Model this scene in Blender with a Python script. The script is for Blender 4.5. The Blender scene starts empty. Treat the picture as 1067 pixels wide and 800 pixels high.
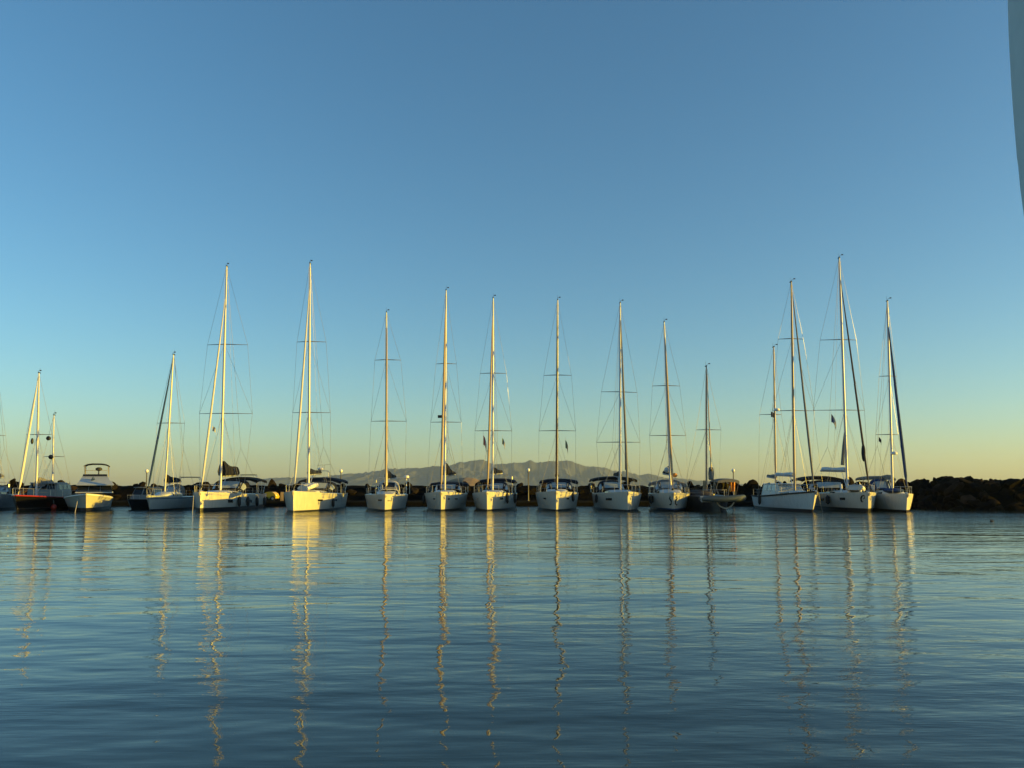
import bpy, math, random
import numpy as np
from mathutils import Vector, Matrix
S = bpy.context.scene
R = math.radians
random.seed(11)

# ---------------------------------------------------------------- camera
F, CX, CY, HZ, H, TH = 801.0, 533.5, 400.0, 505.0, 2.2, R(4)
SHY = (CY - HZ) / F * -1 - math.tan(TH)          # frame shift, in focal lengths
cd = bpy.data.cameras.new('camera')
cam = bpy.data.objects.new('camera', cd)
S.collection.objects.link(cam)
S.camera = cam
cd.sensor_width = 36
cd.lens = 36 * F / 1067
cd.shift_y = SHY * F / 1067
cd.clip_start, cd.clip_end = 0.1, 60000
cd.dof.use_dof = True                             # a phone's 3 mm aperture
cd.dof.focus_distance = 62
cd.dof.aperture_fstop = 9
cam.location = (0, 0, H)
cam.rotation_euler = (R(90) + TH, 0, 0)

# ---------------------------------------------------------------- sky, sun, exposure
SUN_EL, SUN_AZ = R(6), R(100)                   # azimuth clockwise from +Y (away from the camera)
Wd = bpy.data.worlds.new("World")
S.world = Wd
Wd.use_nodes = True
nt = Wd.node_tree
sky = nt.nodes.new('ShaderNodeTexSky')
sky.sky_type = 'NISHITA'
sky.sun_disc = False
sky.sun_elevation, sky.sun_rotation = SUN_EL, SUN_AZ
sky.air_density, sky.dust_density, sky.ozone_density = 1.0, 0.5, 3.2
hs = nt.nodes.new('ShaderNodeHueSaturation')      # the phone's vivid colour rendering of the sky light
hs.inputs['Saturation'].default_value = 1.07
nt.links.new(sky.outputs[0], hs.inputs['Color'])
wb = nt.nodes.new('ShaderNodeMix')
wb.data_type = 'RGBA'; wb.blend_type = 'MULTIPLY'
wb.inputs['Factor'].default_value = 1
wb.inputs['B'].default_value = (1.14, 1.15, 1.03, 1)
nt.links.new(hs.outputs[0], wb.inputs['A'])
nt.links.new(wb.outputs['Result'], nt.nodes['Background'].inputs[0])
nt.nodes['Background'].inputs[1].default_value = 0.105
sl = bpy.data.lights.new('sun', 'SUN')
sl.energy, sl.angle, sl.color = 4.4, R(0.5), (1.0, 0.63, 0.045)
sun = bpy.data.objects.new('sun', sl)
S.collection.objects.link(sun)
sdir = Vector((math.sin(SUN_AZ) * math.cos(SUN_EL), math.cos(SUN_AZ) * math.cos(SUN_EL), math.sin(SUN_EL)))
sun.rotation_euler = (-sdir).to_track_quat('-Z', 'Y').to_euler()
sun.location = (60, -20, 30)
S.view_settings.view_transform = 'Standard'
S.view_settings.look = 'None'
S.view_settings.gamma = 1
S.view_settings.exposure = 1.27
S.cycles.max_bounces = 6
S.cycles.volume_bounces = 0
S.cycles.use_denoising = True

# ---------------------------------------------------------------- pixel <-> world (plan measurements)
FW = Vector((0, math.cos(TH), math.sin(TH)))
UP = Vector((0, -math.sin(TH), math.cos(TH)))
CAM = Vector((0, 0, H))
def ray(px, py):
    return Vector((1, 0, 0)) * ((px - CX) / F) + UP * ((CY - py) / F + SHY) + FW
def at(px, py, Y):
    d = ray(px, py)
    return CAM + d * (Y / d.y)
def ground(px, py, z=0.0):
    d = ray(px, py)
    return CAM + d * ((z - H) / d.z)
def proj(p):
    d = Vector(p) - CAM
    w = d.dot(FW)
    return CX + F * d.x / w, CY - F * (d.dot(UP) / w - SHY)

# ---------------------------------------------------------------- materials
MATS = {}
def mat(name, col, rough=0.5, metal=0.0, var=0.12, scale=3.0, bump=0.0, spec=0.5, trans=0.0, tscale=None):
    if name in MATS:
        return MATS[name]
    m = bpy.data.materials.new(name)
    m.use_nodes = True
    t = m.node_tree
    b = t.nodes['Principled BSDF']
    tc = t.nodes.new('ShaderNodeTexCoord')
    n = t.nodes.new('ShaderNodeTexNoise')
    n.inputs['Scale'].default_value = scale
    n.inputs['Detail'].default_value = 6
    if tscale:
        mp = t.nodes.new('ShaderNodeMapping')
        mp.inputs['Scale'].default_value = tscale
        t.links.new(tc.outputs['Object'], mp.inputs[0])
        t.links.new(mp.outputs[0], n.inputs['Vector'])
    else:
        t.links.new(tc.outputs['Object'], n.inputs['Vector'])
    mx = t.nodes.new('ShaderNodeMix')
    mx.data_type = 'RGBA'
    mx.inputs['A'].default_value = [c * (1 - var) for c in col] + [1]
    mx.inputs['B'].default_value = [min(1, c * (1 + var)) for c in col] + [1]
    t.links.new(n.outputs['Fac'], mx.inputs['Factor'])
    t.links.new(mx.outputs['Result'], b.inputs['Base Color'])
    b.inputs['Roughness'].default_value = rough
    b.inputs['Metallic'].default_value = metal
    b.inputs['Specular IOR Level'].default_value = spec
    b.inputs['Transmission Weight'].default_value = trans
    if bump:
        bp = t.nodes.new('ShaderNodeBump')
        bp.inputs['Distance'].default_value = bump
        t.links.new(n.outputs['Fac'], bp.inputs['Height'])
        t.links.new(bp.outputs[0], b.inputs['Normal'])
    MATS[name] = m
    return m
def hull_mat(name, col, bottom=(.02, .022, .028), stripe=None, z0=.13, z1=.19, top=None, ztop=9.0, s0=None, s1=None):
    """Painted topsides over dark bottom paint, split at fixed heights above the waterline; slight runs and grime."""
    m = bpy.data.materials.new(name)
    m.use_nodes = True
    t = m.node_tree
    b = t.nodes['Principled BSDF']
    tc = t.nodes.new('ShaderNodeTexCoord')
    sp = t.nodes.new('ShaderNodeSeparateXYZ')
    t.links.new(tc.outputs['Object'], sp.inputs[0])
    mr = t.nodes.new('ShaderNodeMapRange')
    mr.inputs['From Min'].default_value, mr.inputs['From Max'].default_value = -1, 3
    t.links.new(sp.outputs['Z'], mr.inputs['Value'])
    cr = t.nodes.new('ShaderNodeValToRGB')
    cr.color_ramp.interpolation = 'CONSTANT'
    e = cr.color_ramp.elements
    f = lambda z: (z + 1) / 4
    e[0].position, e[0].color = 0, bottom + (1,)
    e[1].position, e[1].color = f(z0), (stripe or col) + (1,)
    k = e.new(f(z1)); k.color = col + (1,)
    if s0:
        k = e.new(f(s0)); k.color = stripe + (1,)
        k = e.new(f(s1)); k.color = col + (1,)
    if top:
        k = e.new(f(ztop)); k.color = top + (1,)
    t.links.new(mr.outputs[0], cr.inputs[0])
    mp = t.nodes.new('ShaderNodeMapping')
    mp.inputs['Scale'].default_value = (3.0, 3.0, .5)
    t.links.new(tc.outputs['Object'], mp.inputs[0])
    n = t.nodes.new('ShaderNodeTexNoise')
    n.inputs['Scale'].default_value = 2.2
    n.inputs['Detail'].default_value = 7
    t.links.new(mp.outputs[0], n.inputs['Vector'])
    m2 = t.nodes.new('ShaderNodeMapRange')
    m2.inputs['From Min'].default_value, m2.inputs['From Max'].default_value = .3, .7
    m2.inputs['To Min'].default_value, m2.inputs['To Max'].default_value = .86, 1.04
    t.links.new(n.outputs['Fac'], m2.inputs['Value'])
    mx = t.nodes.new('ShaderNodeMix')
    mx.data_type = 'RGBA'; mx.blend_type = 'MULTIPLY'
    mx.inputs['Factor'].default_value = 1
    t.links.new(cr.outputs[0], mx.inputs['A'])
    t.links.new(m2.outputs[0], mx.inputs['B'])
    t.links.new(mx.outputs['Result'], b.inputs['Base Color'])
    b.inputs['Roughness'].default_value = .3
    return m
WHITE = (.47, .465, .41)
M_HULL = hull_mat('white_hull_paint', WHITE)
M_HULLB = hull_mat('white_hull_blue_stripe', WHITE, stripe=(.03, .07, .18), z0=.13, z1=.22)
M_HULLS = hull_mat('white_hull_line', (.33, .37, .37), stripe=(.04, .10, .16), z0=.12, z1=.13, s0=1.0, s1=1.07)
M_HULLD = hull_mat('white_hull_high_boot', WHITE, bottom=(.018, .02, .024), z0=.30, z1=.31)
M_BLACKH = hull_mat('black_hull_paint', (.004, .004, .005), bottom=(.006, .006, .007), stripe=(.12, .11, .10), z0=.20, z1=.25)
M_NAVYH = hull_mat('navy_hull_paint', (.012, .016, .024), stripe=(.05, .05, .05), z0=.13, z1=.15)
M_GEL = mat('deck_gelcoat', (.52, .52, .49), .4, var=.06)
M_GREY = mat('grey_gelcoat', (.42, .46, .48), .4, var=.06)
M_MAST = mat('anodised_mast', (.40, .43, .50), .42, .2, var=.10, scale=1.2, tscale=(4, 4, .6))
M_MASTD = mat('shade_dark_mast', (.26, .22, .18), .45, .2, var=.12, scale=1.2)  # darker copy of the mast colour, standing in for shade on the right-hand masts
M_WIRE = mat('stainless_wire', (.30, .30, .29), .4, .5)
M_DGREY = mat('weathered_grey_paint', (.20, .22, .22), .5)
M_STEEL = mat('stainless_tube', (.55, .55, .54), .3, .7)
M_NAVY = mat('navy_canvas', (.016, .020, .032), .85, bump=.01, scale=9, spec=.2)
M_BLACKC = mat('black_canvas', (.012, .012, .013), .85, bump=.02, scale=7, spec=.2)
M_GREYC = mat('grey_canvas', (.16, .16, .155), .85, bump=.02, scale=7, spec=.2)
M_CREAM = mat('cream_sailcloth', (.50, .50, .47), .75, bump=.01, scale=5, spec=.25, tscale=(6, 6, 1))
M_TAN = mat('tan_canvas', (.38, .30, .19), .85, bump=.015, scale=6, spec=.2)
M_ORANGE = mat('orange_canvas', (.62, .27, .07), .8, bump=.015, scale=6, spec=.2)
M_BLUEC = mat('blue_canvas', (.018, .045, .13), .8, bump=.012, scale=6, spec=.2)
M_BROWNC = mat('brown_canvas', (.055, .045, .04), .85, bump=.012, scale=6, spec=.2)
M_GLASS = mat('dark_window_glass', (.012, .015, .018), .08, var=.05)
M_VINYL = mat('clear_vinyl', (.30, .35, .37), .12, var=.1)
M_RUBBER = mat('black_rubber', (.012, .012, .013), .6)
M_TUBE = mat('grey_inflatable_fabric', (.045, .065, .075), .5, var=.08)
M_TUBEW = mat('pale_inflatable_fabric', (.62, .62, .58), .5, var=.06)
M_RED = mat('red_vinyl', (.50, .035, .02), .4)
M_DRED = mat('dark_red_rail_paint', (.26, .02, .012), .4)
M_YEL = mat('yellow_paint', (.62, .42, .03), .4)
M_ROPE = mat('pale_rope', (.45, .42, .36), .9)
M_WHITEP = mat('white_plastic', (.75, .74, .70), .35, var=.05)
M_WOOD = mat('varnished_wood', (.20, .09, .035), .4)
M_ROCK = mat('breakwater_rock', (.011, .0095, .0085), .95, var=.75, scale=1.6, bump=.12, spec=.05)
def rock_variety():
    t = M_ROCK.node_tree                         # each stone has its own tone, a few coloured tan to pass for sunlit rock
    b = t.nodes['Principled BSDF']
    src = b.inputs['Base Color'].links[0].from_socket
    oi = t.nodes.new('ShaderNodeObjectInfo')
    cr = t.nodes.new('ShaderNodeValToRGB')
    e = cr.color_ramp.elements
    e[0].position, e[0].color = 0, (.4, .4, .45, 1)
    e[1].position, e[1].color = 1, (8, 4.8, 2.8, 1)
    k = e.new(.86); k.color = (1.1, 1.0, .9, 1)
    k = e.new(.95); k.color = (3.2, 2.4, 1.8, 1)
    mx = t.nodes.new('ShaderNodeMix')
    mx.data_type = 'RGBA'; mx.blend_type = 'MULTIPLY'
    mx.inputs['Factor'].default_value = 1
    t.links.new(oi.outputs['Random'], cr.inputs[0])
    t.links.new(src, mx.inputs['A'])
    t.links.new(cr.outputs[0], mx.inputs['B'])
    t.links.new(mx.outputs['Result'], b.inputs['Base Color'])
rock_variety()
M_RUBBLE = mat('shade_dark_rubble', (.005, .0045, .004), .95, var=.6, scale=1.2, bump=.2, spec=.03)  # near black, with the shade behind the boats put into the colour
M_CONC = mat('shade_dark_concrete', (.010, .010, .010), .95, var=.25, scale=2, bump=.02, spec=.05)  # concrete darkened to carry the moored boats' shade
M_EDGE = mat('shade_dark_worn_board', (.014, .016, .017), .9, var=.8, scale=.35, spec=.1)  # board colour also holds the shade at the sterns
M_GALV = mat('galvanised_post', (.16, .16, .16), .5, .5)
M_FLAGW = mat('flag_white', (.34, .34, .33), .8)
M_FLAGB = mat('flag_dark_blue', (.02, .05, .16), .8)
M_FLAGR = mat('flag_red', (.36, .05, .03), .8)
M_FLAGG = mat('flag_green', (.05, .12, .06), .8)
M_GLOBE = mat('lamp_globe_plastic', (.82, .80, .74), .3, var=.04)
M_AWN = mat('grey_blue_awning', (.60, .63, .62), .8, var=.12, scale=9, bump=.003, spec=.2)

# ---------------------------------------------------------------- mesh builder
class MB:
    def __init__(s):
        s.v, s.f = [], []
    def add(s, vs, fs):
        o = len(s.v)
        s.v += [tuple(v) for v in vs]
        s.f += [tuple(i + o for i in f) for f in fs]
        return s
    def box(s, c, d, rz=0.0, tilt=0.0, top=1.0):
        c = Vector(c)
        M = Matrix.Rotation(rz, 3, 'Z') @ Matrix.Rotation(tilt, 3, 'X')
        vs = []
        for z in (-.5, .5):
            k = top if z > 0 else 1
            for x, y in ((-.5, -.5), (.5, -.5), (.5, .5), (-.5, .5)):
                vs.append(c + M @ Vector((x * d[0] * k, y * d[1] * k, z * d[2])))
        return s.add(vs, [(3, 2, 1, 0), (4, 5, 6, 7), (0, 1, 5, 4), (1, 2, 6, 5), (2, 3, 7, 6), (3, 0, 4, 7)])
    def loft(s, rings, closed=True, caps=True):
        n = len(rings[0])
        vs = [p for r in rings for p in r]
        fs = []
        for i in range(len(rings) - 1):
            for j in range(n if closed else n - 1):
                a, b = i * n + j, i * n + (j + 1) % n
                fs.append((a, b, b + n, a + n))
        if caps and closed:
            fs.append(tuple(range(n))[::-1])
            fs.append(tuple(range((len(rings) - 1) * n, len(rings) * n)))
        return s.add(vs, fs)
    def tube(s, pts, rad, n=6, sq=1.0):
        pts = [Vector(p) for p in pts]
        if not isinstance(rad, (list, tuple)):
            rad = [rad] * len(pts)
        rings = []
        for i, p in enumerate(pts):
            d = (pts[min(i + 1, len(pts) - 1)] - pts[max(i - 1, 0)]).normalized()
            u = d.cross(Vector((0, 0, 1)))
            if u.length < .05:
                u = d.cross(Vector((0, 1, 0)))
                u = Vector((1, 0, 0)) if u.length < .05 else u
            u.normalize()
            w = d.cross(u)
            rings.append([p + (u * math.cos(2 * math.pi * k / n) + w * math.sin(2 * math.pi * k / n) * sq) * rad[i] for k in range(n)])
        return s.loft(rings)
    def lathe(s, c, prof, n=12):
        c = Vector(c)
        return s.loft([[c + Vector((r * math.cos(2 * math.pi * k / n), r * math.sin(2 * math.pi * k / n), z)) for k in range(n)] for r, z in prof])
    def blob(s, c, d, n=12, m=8):
        c = Vector(c)
        rings = []
        for i in range(m + 1):
            t = math.pi * (i + .02) / (m + .04)
            rings.append([c + Vector((math.sin(t) * math.cos(2 * math.pi * k / n) * d[0], math.sin(t) * math.sin(2 * math.pi * k / n) * d[1], -math.cos(t) * d[2])) for k in range(n)])
        return s.loft(rings)
    def sheet(s, grid, th):
        """A grid of points given thickness th downward/inward along its own normals."""
        r, c = len(grid), len(grid[0])
        g = [[Vector(p) for p in row] for row in grid]
        top, bot = [], []
        for i in range(r):
            for j in range(c):
                du = g[min(i + 1, r - 1)][j] - g[max(i - 1, 0)][j]
                dv = g[i][min(j + 1, c - 1)] - g[i][max(j - 1, 0)]
                nn = du.cross(dv).normalized()
                top.append(g[i][j] + nn * th / 2)
                bot.append(g[i][j] - nn * th / 2)
        N = r * c
        fs = []
        for i in range(r - 1):
            for j in range(c - 1):
                a = i * c + j
                fs.append((a, a + 1, a + c + 1, a + c)[::-1])
                fs.append((N + a, N + a + 1, N + a + c + 1, N + a + c))
        edge = [(i * c) for i in range(r)] + [(r - 1) * c + j for j in range(1, c)] + [i * c + c - 1 for i in range(r - 2, -1, -1)] + [j for j in range(c - 2, 0, -1)]
        for k in range(len(edge)):
            a, b = edge[k], edge[(k + 1) % len(edge)]
            fs.append((a, b, N + b, N + a))
        return s.add(top + bot, fs)
    def build(s, name, m, parent=None, sharp=38):
        me = bpy.data.meshes.new(name)
        me.from_pydata(s.v, [], s.f)
        import bmesh
        bm = bmesh.new()
        bm.from_mesh(me)
        bmesh.ops.recalc_face_normals(bm, faces=bm.faces)
        bm.to_mesh(me)
        bm.free()
        me.polygons.foreach_set('use_smooth', [True] * len(me.polygons))
        me.set_sharp_from_angle(angle=R(sharp))
        me.materials.append(m)
        o = bpy.data.objects.new(name, me)
        S.collection.objects.link(o)
        if parent:
            o.parent = parent
        return o
def tag(o, label=None, cat=None, group=None, kind=None):
    for k, v in (('label', label), ('category', cat), ('group', group), ('kind', kind)):
        if v:
            o[k] = v
    return o
def empty(name, loc, rz=0.0, **kw):
    o = bpy.data.objects.new(name, None)
    o.empty_display_size = .3
    S.collection.objects.link(o)
    o.location = loc
    o.rotation_euler = (0, 0, rz)
    return tag(o, **kw)

# ---------------------------------------------------------------- noise for terrain
def vnoise(x, y, seed):
    xi, yi = np.floor(x).astype(int), np.floor(y).astype(int)
    fx, fy = x - xi, y - yi
    fx, fy = fx * fx * (3 - 2 * fx), fy * fy * (3 - 2 * fy)
    def h(a, b):
        v = np.sin(a * 127.1 + b * 311.7 + seed * 74.7) * 43758.5453
        return v - np.floor(v)
    return (h(xi, yi) * (1 - fx) + h(xi + 1, yi) * fx) * (1 - fy) + (h(xi, yi + 1) * (1 - fx) + h(xi + 1, yi + 1) * fx) * fy
def fbm(x, y, seed, o=5, ridged=False):
    t, a, w = 0, 1.0, 0
    for i in range(o):
        v = vnoise(x * 2 ** i, y * 2 ** i, seed + i)
        if ridged:
            v = 1 - np.abs(2 * v - 1)
        t, w, a = t + v * a, w + a, a * .5
    return t / w
def terrain(name, xs, ys, z, m, **kw):
    nx, ny = len(xs), len(ys)
    X, Y = np.meshgrid(xs, ys)
    co = np.stack([X, Y, z], -1).reshape(-1, 3)
    me = bpy.data.meshes.new(name)
    fs = [(j * nx + i, j * nx + i + 1, (j + 1) * nx + i + 1, (j + 1) * nx + i) for j in range(ny - 1) for i in range(nx - 1)]
    me.from_pydata(co.tolist(), [], fs)
    me.polygons.foreach_set('use_smooth', [True] * len(me.polygons))
    me.materials.append(m)
    o = bpy.data.objects.new(name, me)
    S.collection.objects.link(o)
    return tag(o, **kw)

# ================================================================ SETTING
# ---- water: one flat sheet, ripples in the material (metres of height through a bump node)
mw = bpy.data.materials.new('harbour_water')
mw.use_nodes = True
t = mw.node_tree
b = t.nodes['Principled BSDF']
b.inputs['Base Color'].default_value = (.020, .036, .034, 1)
b.inputs['Roughness'].default_value = .02
b.inputs['IOR'].default_value = 1.333
tc = t.nodes.new('ShaderNodeTexCoord')
sep = t.nodes.new('ShaderNodeSeparateXYZ')
t.links.new(tc.outputs['Object'], sep.inputs[0])
def wnoise(sx, sy, detail, rough, amp, rot=0.0, dist=0.0):
    mp = t.nodes.new('ShaderNodeMapping')
    mp.inputs['Scale'].default_value = (sx, sy, 1)
    mp.inputs['Rotation'].default_value = (0, 0, R(rot))
    t.links.new(tc.outputs['Object'], mp.inputs[0])
    n = t.nodes.new('ShaderNodeTexNoise')
    n.inputs['Scale'].default_value = 1
    n.inputs['Detail'].default_value = detail
    n.inputs['Roughness'].default_value = rough
    n.inputs['Distortion'].default_value = dist
    t.links.new(mp.outputs[0], n.inputs['Vector'])
    mu = t.nodes.new('ShaderNodeMath')
    mu.operation = 'MULTIPLY'
    mu.inputs[1].default_value = amp
    t.links.new(n.outputs['Fac'], mu.inputs[0])
    return mu.outputs[0]
def wmath(op, a, b_):
    n = t.nodes.new('ShaderNodeMath')
    n.operation = op
    for i, v in enumerate((a, b_)):
        if isinstance(v, (int, float)):
            n.inputs[i].default_value = v
        else:
            t.links.new(v, n.inputs[i])
    return n.outputs[0]
def wrange(v, a, b_, c, d, smooth=True):
    n = t.nodes.new('ShaderNodeMapRange')
    if smooth:
        n.interpolation_type = 'SMOOTHSTEP'
    for k, x in zip(('From Min', 'From Max', 'To Min', 'To Max'), (a, b_, c, d)):
        n.inputs[k].default_value = x
    t.links.new(v, n.inputs['Value'])
    return n.outputs[0]
W_SWELL, W_MID, W_SMALL, W_FINE, W_RUF = .080, .032, .0064, .0030, .105
swell = wnoise(.10, .30, 2, .5, W_SWELL, 4)
mid = wnoise(.60, 1.5, 2, .5, W_MID, -7)
small = wnoise(2.2, 5.5, 2, .5, W_SMALL, 5)
fine = wnoise(3.2, 20, 1, .5, W_FINE, -2)
patch = wrange(wnoise(.05, .16, 2, .5, 1.0, 8), .36, .62, .15, 1.1)
far = wrange(sep.outputs['Y'], 33, 62, 0, 1)                     # breeze band in front of the moored boats
ruf = wmath('MULTIPLY', wnoise(.45, 1.7, 4, .62, W_RUF, 0), wmath('MULTIPLY', far, wrange(patch, .25, 1, .6, 1)))
h_ = wmath('ADD', wmath('ADD', swell, mid), wmath('ADD', wmath('MULTIPLY', wmath('ADD', small, fine), patch), ruf))
bp = t.nodes.new('ShaderNodeBump')
bp.inputs['Strength'].default_value = 1
bp.inputs['Distance'].default_value = 1
t.links.new(h_, bp.inputs['Height'])
t.links.new(bp.outputs[0], b.inputs['Normal'])
wm = MB().add([(-9000, -300, 0), (9000, -300, 0), (9000, 10500, 0), (-9000, 10500, 0)], [(0, 1, 2, 3)])
tag(wm.build('water', mw), kind='structure')

# ---- mountains across the bay
MY = 8000.0
RID = [(215, 506), (240, 502), (262, 499), (285, 497.5), (300, 497), (330, 496.5), (350, 494.5), (370, 493), (390, 490.5), (405, 488), (420, 487.5), (440, 487), (455, 485), (468, 484.5),
       (478, 481.5), (490, 480), (502, 478.5), (508, 480), (515, 483.5), (522, 483), (530, 482), (541, 481.5), (552, 479.5), (558, 480.5), (565, 481.5), (573, 479.5),
       (582, 480), (592, 479.5), (600, 481.5), (612, 485), (622, 485.5), (630, 487), (638, 490), (648, 490.5), (656, 491.5), (666, 494.5), (676, 493.5), (690, 496.5),
       (705, 498), (722, 499.5), (745, 501.5), (775, 504), (800, 506)]
xs = np.linspace(-3400, 2900, 900)
ys = np.concatenate([np.linspace(6300, MY, 80), np.linspace(MY, 9500, 30)[1:]])
rx = np.array([at(p, q, MY).x for p, q in RID]); rz = np.array([at(p, q, MY).z for p, q in RID])
ridge = np.interp(xs, rx, rz, left=-30, right=-30)
ridge = ridge + np.clip(ridge, 0, 90) * .26 * (fbm(xs / 62, xs * 0, 21, 4, True) - .55)
X, Y = np.meshgrid(xs, ys)
u = np.where(Y < MY, (Y - 6300) / (MY - 6300), 1 - (Y - MY) / 1500)
sp_ = fbm(X / 260 + .2 * fbm(X / 300, Y / 300, 5), Y / 1500, 3, 4, True)
det = fbm(X / 150, Y / 220, 9, 5, True)
Z = (ridge[None] + 20) * np.clip(u, 0, 1) ** .8 * (1 - (1 - u ** 10) * (.75 * (1 - sp_) + .25 * (1 - det))) - 20
Z = np.where(u > .995, ridge[None] + 2 * (det - .5), np.minimum(Z, ridge[None] * (.3 + .7 * np.clip(u, 0, 1)) + 0))
mm = mat('scrub_mountain', (.066, .074, .086), .95, var=.5, scale=.006, spec=.1)
terrain('mountain', xs, ys, Z, mm, kind='structure')
# ---- low brown headland behind the breakwater
hp = [(440, 507), (455, 505), (463, 501), (470, 499.5), (477, 498), (486, 497), (494, 497.6), (500, 500), (507, 503), (513, 505), (530, 507)]
xs = np.linspace(-75, 5, 90); ys = np.linspace(560, 700, 40)
hx = np.array([at(p, q, 630).x for p, q in hp]); hz = np.array([at(p, q, 630).z for p, q in hp])
X, Y = np.meshgrid(xs, ys)
Z = (np.interp(xs, hx, hz, left=-1, right=-1)[None] + 1) * np.clip(1 - ((Y - 630) / 70) ** 2, 0, 1) - 1 + (fbm(X / 9, Y / 9, 4) - .5) * 1.3
terrain('headland', xs, ys, Z, mat('dry_headland', (.20, .14, .08), .95, var=.4, scale=.15), kind='structure')

# ---- haze
hb = MB().box((0, 5090, 199), (18300, 10960, 402))
mh = bpy.data.materials.new('thin_sea_haze')
mh.use_nodes = True
mh.node_tree.nodes.remove(mh.node_tree.nodes['Principled BSDF'])
pv = mh.node_tree.nodes.new('ShaderNodeVolumePrincipled')
pv.inputs['Color'].default_value = (.56, .74, 1.0, 1)
pv.inputs['Density'].default_value = 5.5e-5
pv.inputs['Anisotropy'].default_value = .2
mh.node_tree.links.new(pv.outputs[0], mh.node_tree.nodes['Material Output'].inputs['Volume'])
tag(hb.build('haze', mh), kind='stuff')

# ---- breakwater: rubble core swept along a path, boulders on its face
PATH = [(-95, 86, 2.45), (-60, 87, 2.45), (-20, 88, 2.35), (20, 88, 2.35), (33, 84, 2.4), (38.0, 75, 2.55), (40, 69.5, 2.7), (48, 67, 2.75), (58, 65, 2.8), (72, 59, 3.3), (86, 49, 3.6), (96, 38, 3.0)]  # unseen right end bent nearer and raised to shade the visible rocks
def path_pt(tt):
    k = min(int(tt), len(PATH) - 2)
    f = tt - k
    a, c = Vector(PATH[k]), Vector(PATH[k + 1])
    p = a.lerp(c, f)
    n0 = Vector(PATH[min(k + 2, len(PATH) - 1)]) - Vector(PATH[max(k, 0)]); n1 = Vector(PATH[k + 1]) - Vector(PATH[max(k - 1, 0)])
    d = n1.lerp(n0, f); d.z = 0; d.normalize()
    return p, Vector((-d.y, d.x, 0))               # point on the seaward toe, unit vector toward the far side
def rubble_z(p, q, crest):
    prof = [(-1.2, -1), (0, -.15), (1.2, .9), (2.6, crest - .55), (3.6, crest - .35), (7.5, crest - .35), (12, -1)]
    return float(np.interp(q, [a for a, _ in prof], [c for _, c in prof]))
nu, qs = 420, [-1.2, -.6, 0, .4, .8, 1.2, 1.7, 2.2, 2.6, 3.1, 3.6, 4.6, 6, 7.5, 9, 12]
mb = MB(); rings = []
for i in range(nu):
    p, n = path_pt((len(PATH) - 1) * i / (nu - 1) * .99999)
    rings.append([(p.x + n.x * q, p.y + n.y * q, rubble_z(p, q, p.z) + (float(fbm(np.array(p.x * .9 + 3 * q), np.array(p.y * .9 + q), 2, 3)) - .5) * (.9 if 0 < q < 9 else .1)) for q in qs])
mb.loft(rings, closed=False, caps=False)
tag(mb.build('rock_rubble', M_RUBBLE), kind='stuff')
import bmesh
def rock_mesh(seed):
    rr = random.Random(seed)
    bm = bmesh.new()
    bmesh.ops.create_icosphere(bm, subdivisions=3, radius=1)
    planes = [(Vector((rr.gauss(0, 1), rr.gauss(0, 1), rr.gauss(0, 1))).normalized(), rr.uniform(.40, .74)) for _ in range(10)]
    for v in bm.verts:
        for n, dd in planes:
            e = v.co.dot(n) - dd
            if e > 0:
                v.co -= n * e * .95
        v.co *= 1 + rr.uniform(-.025, .025)
    me = bpy.data.meshes.new('boulder')
    bm.to_mesh(me); bm.free()
    me.materials.append(M_ROCK)
    return me
RM = [rock_mesh(s) for s in range(10)]
def boulder(p, sz, label, group):
    o = bpy.data.objects.new('boulder', random.choice(RM))
    S.collection.objects.link(o)
    o.location = p
    o.rotation_euler = [random.uniform(0, 6.28) for _ in range(3)]
    o.scale = [sz * random.uniform(.75, 1.35) for _ in range(3)]
    tag(o, label, 'boulder', group)
tp = lambda x: x
nr = 0
def on_face(ta, tb, lane):
    tt = random.uniform(ta, tb)
    p, n = path_pt(tt)
    q = random.choice(lane) + random.uniform(-.4, .4)
    return Vector((p.x + n.x * q, p.y + n.y * q, rubble_z(p, q, p.z)))
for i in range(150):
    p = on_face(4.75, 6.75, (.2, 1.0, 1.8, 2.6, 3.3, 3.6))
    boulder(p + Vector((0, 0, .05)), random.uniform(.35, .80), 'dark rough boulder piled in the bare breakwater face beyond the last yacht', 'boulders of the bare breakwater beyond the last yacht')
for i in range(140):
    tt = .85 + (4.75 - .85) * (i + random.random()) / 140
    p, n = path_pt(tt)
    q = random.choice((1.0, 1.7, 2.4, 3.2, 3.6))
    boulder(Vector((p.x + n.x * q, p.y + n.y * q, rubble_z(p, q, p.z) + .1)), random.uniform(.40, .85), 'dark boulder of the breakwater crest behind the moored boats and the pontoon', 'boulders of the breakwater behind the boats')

# ---- pontoon behind the sterns, lamps and pedestals on it
pn = empty('pontoon', (0, 82.6, 0), label='long low concrete pontoon behind the sterns of the moored boats', cat='pontoon')
for k in range(11):
    x0 = -78 + k * 9.8
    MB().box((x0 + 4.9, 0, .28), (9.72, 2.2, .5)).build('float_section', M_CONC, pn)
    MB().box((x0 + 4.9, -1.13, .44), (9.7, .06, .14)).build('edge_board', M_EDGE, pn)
def lamp(px, py, label):
    p = at(px, py, 83.2)
    o = empty('lamp_post', (p.x, 83.2, .53), label=label, cat='lamp post', group='lamp posts along the pontoon')
    hh = p.z - .53
    MB().lathe((0, 0, 0), [(.11, 0), (.11, .06), (.06, .08), (.05, hh - .2), (.08, hh - .16), (.08, hh - .12)], 10).build('post', M_GALV, o)
    MB().blob((0, 0, hh + .04), (.17, .17, .19)).build('lamp_globe', M_GLOBE, o)
lamp(153, 490.5, 'globe lamp on a dark post left of the sloop with dark blue jib')
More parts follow.
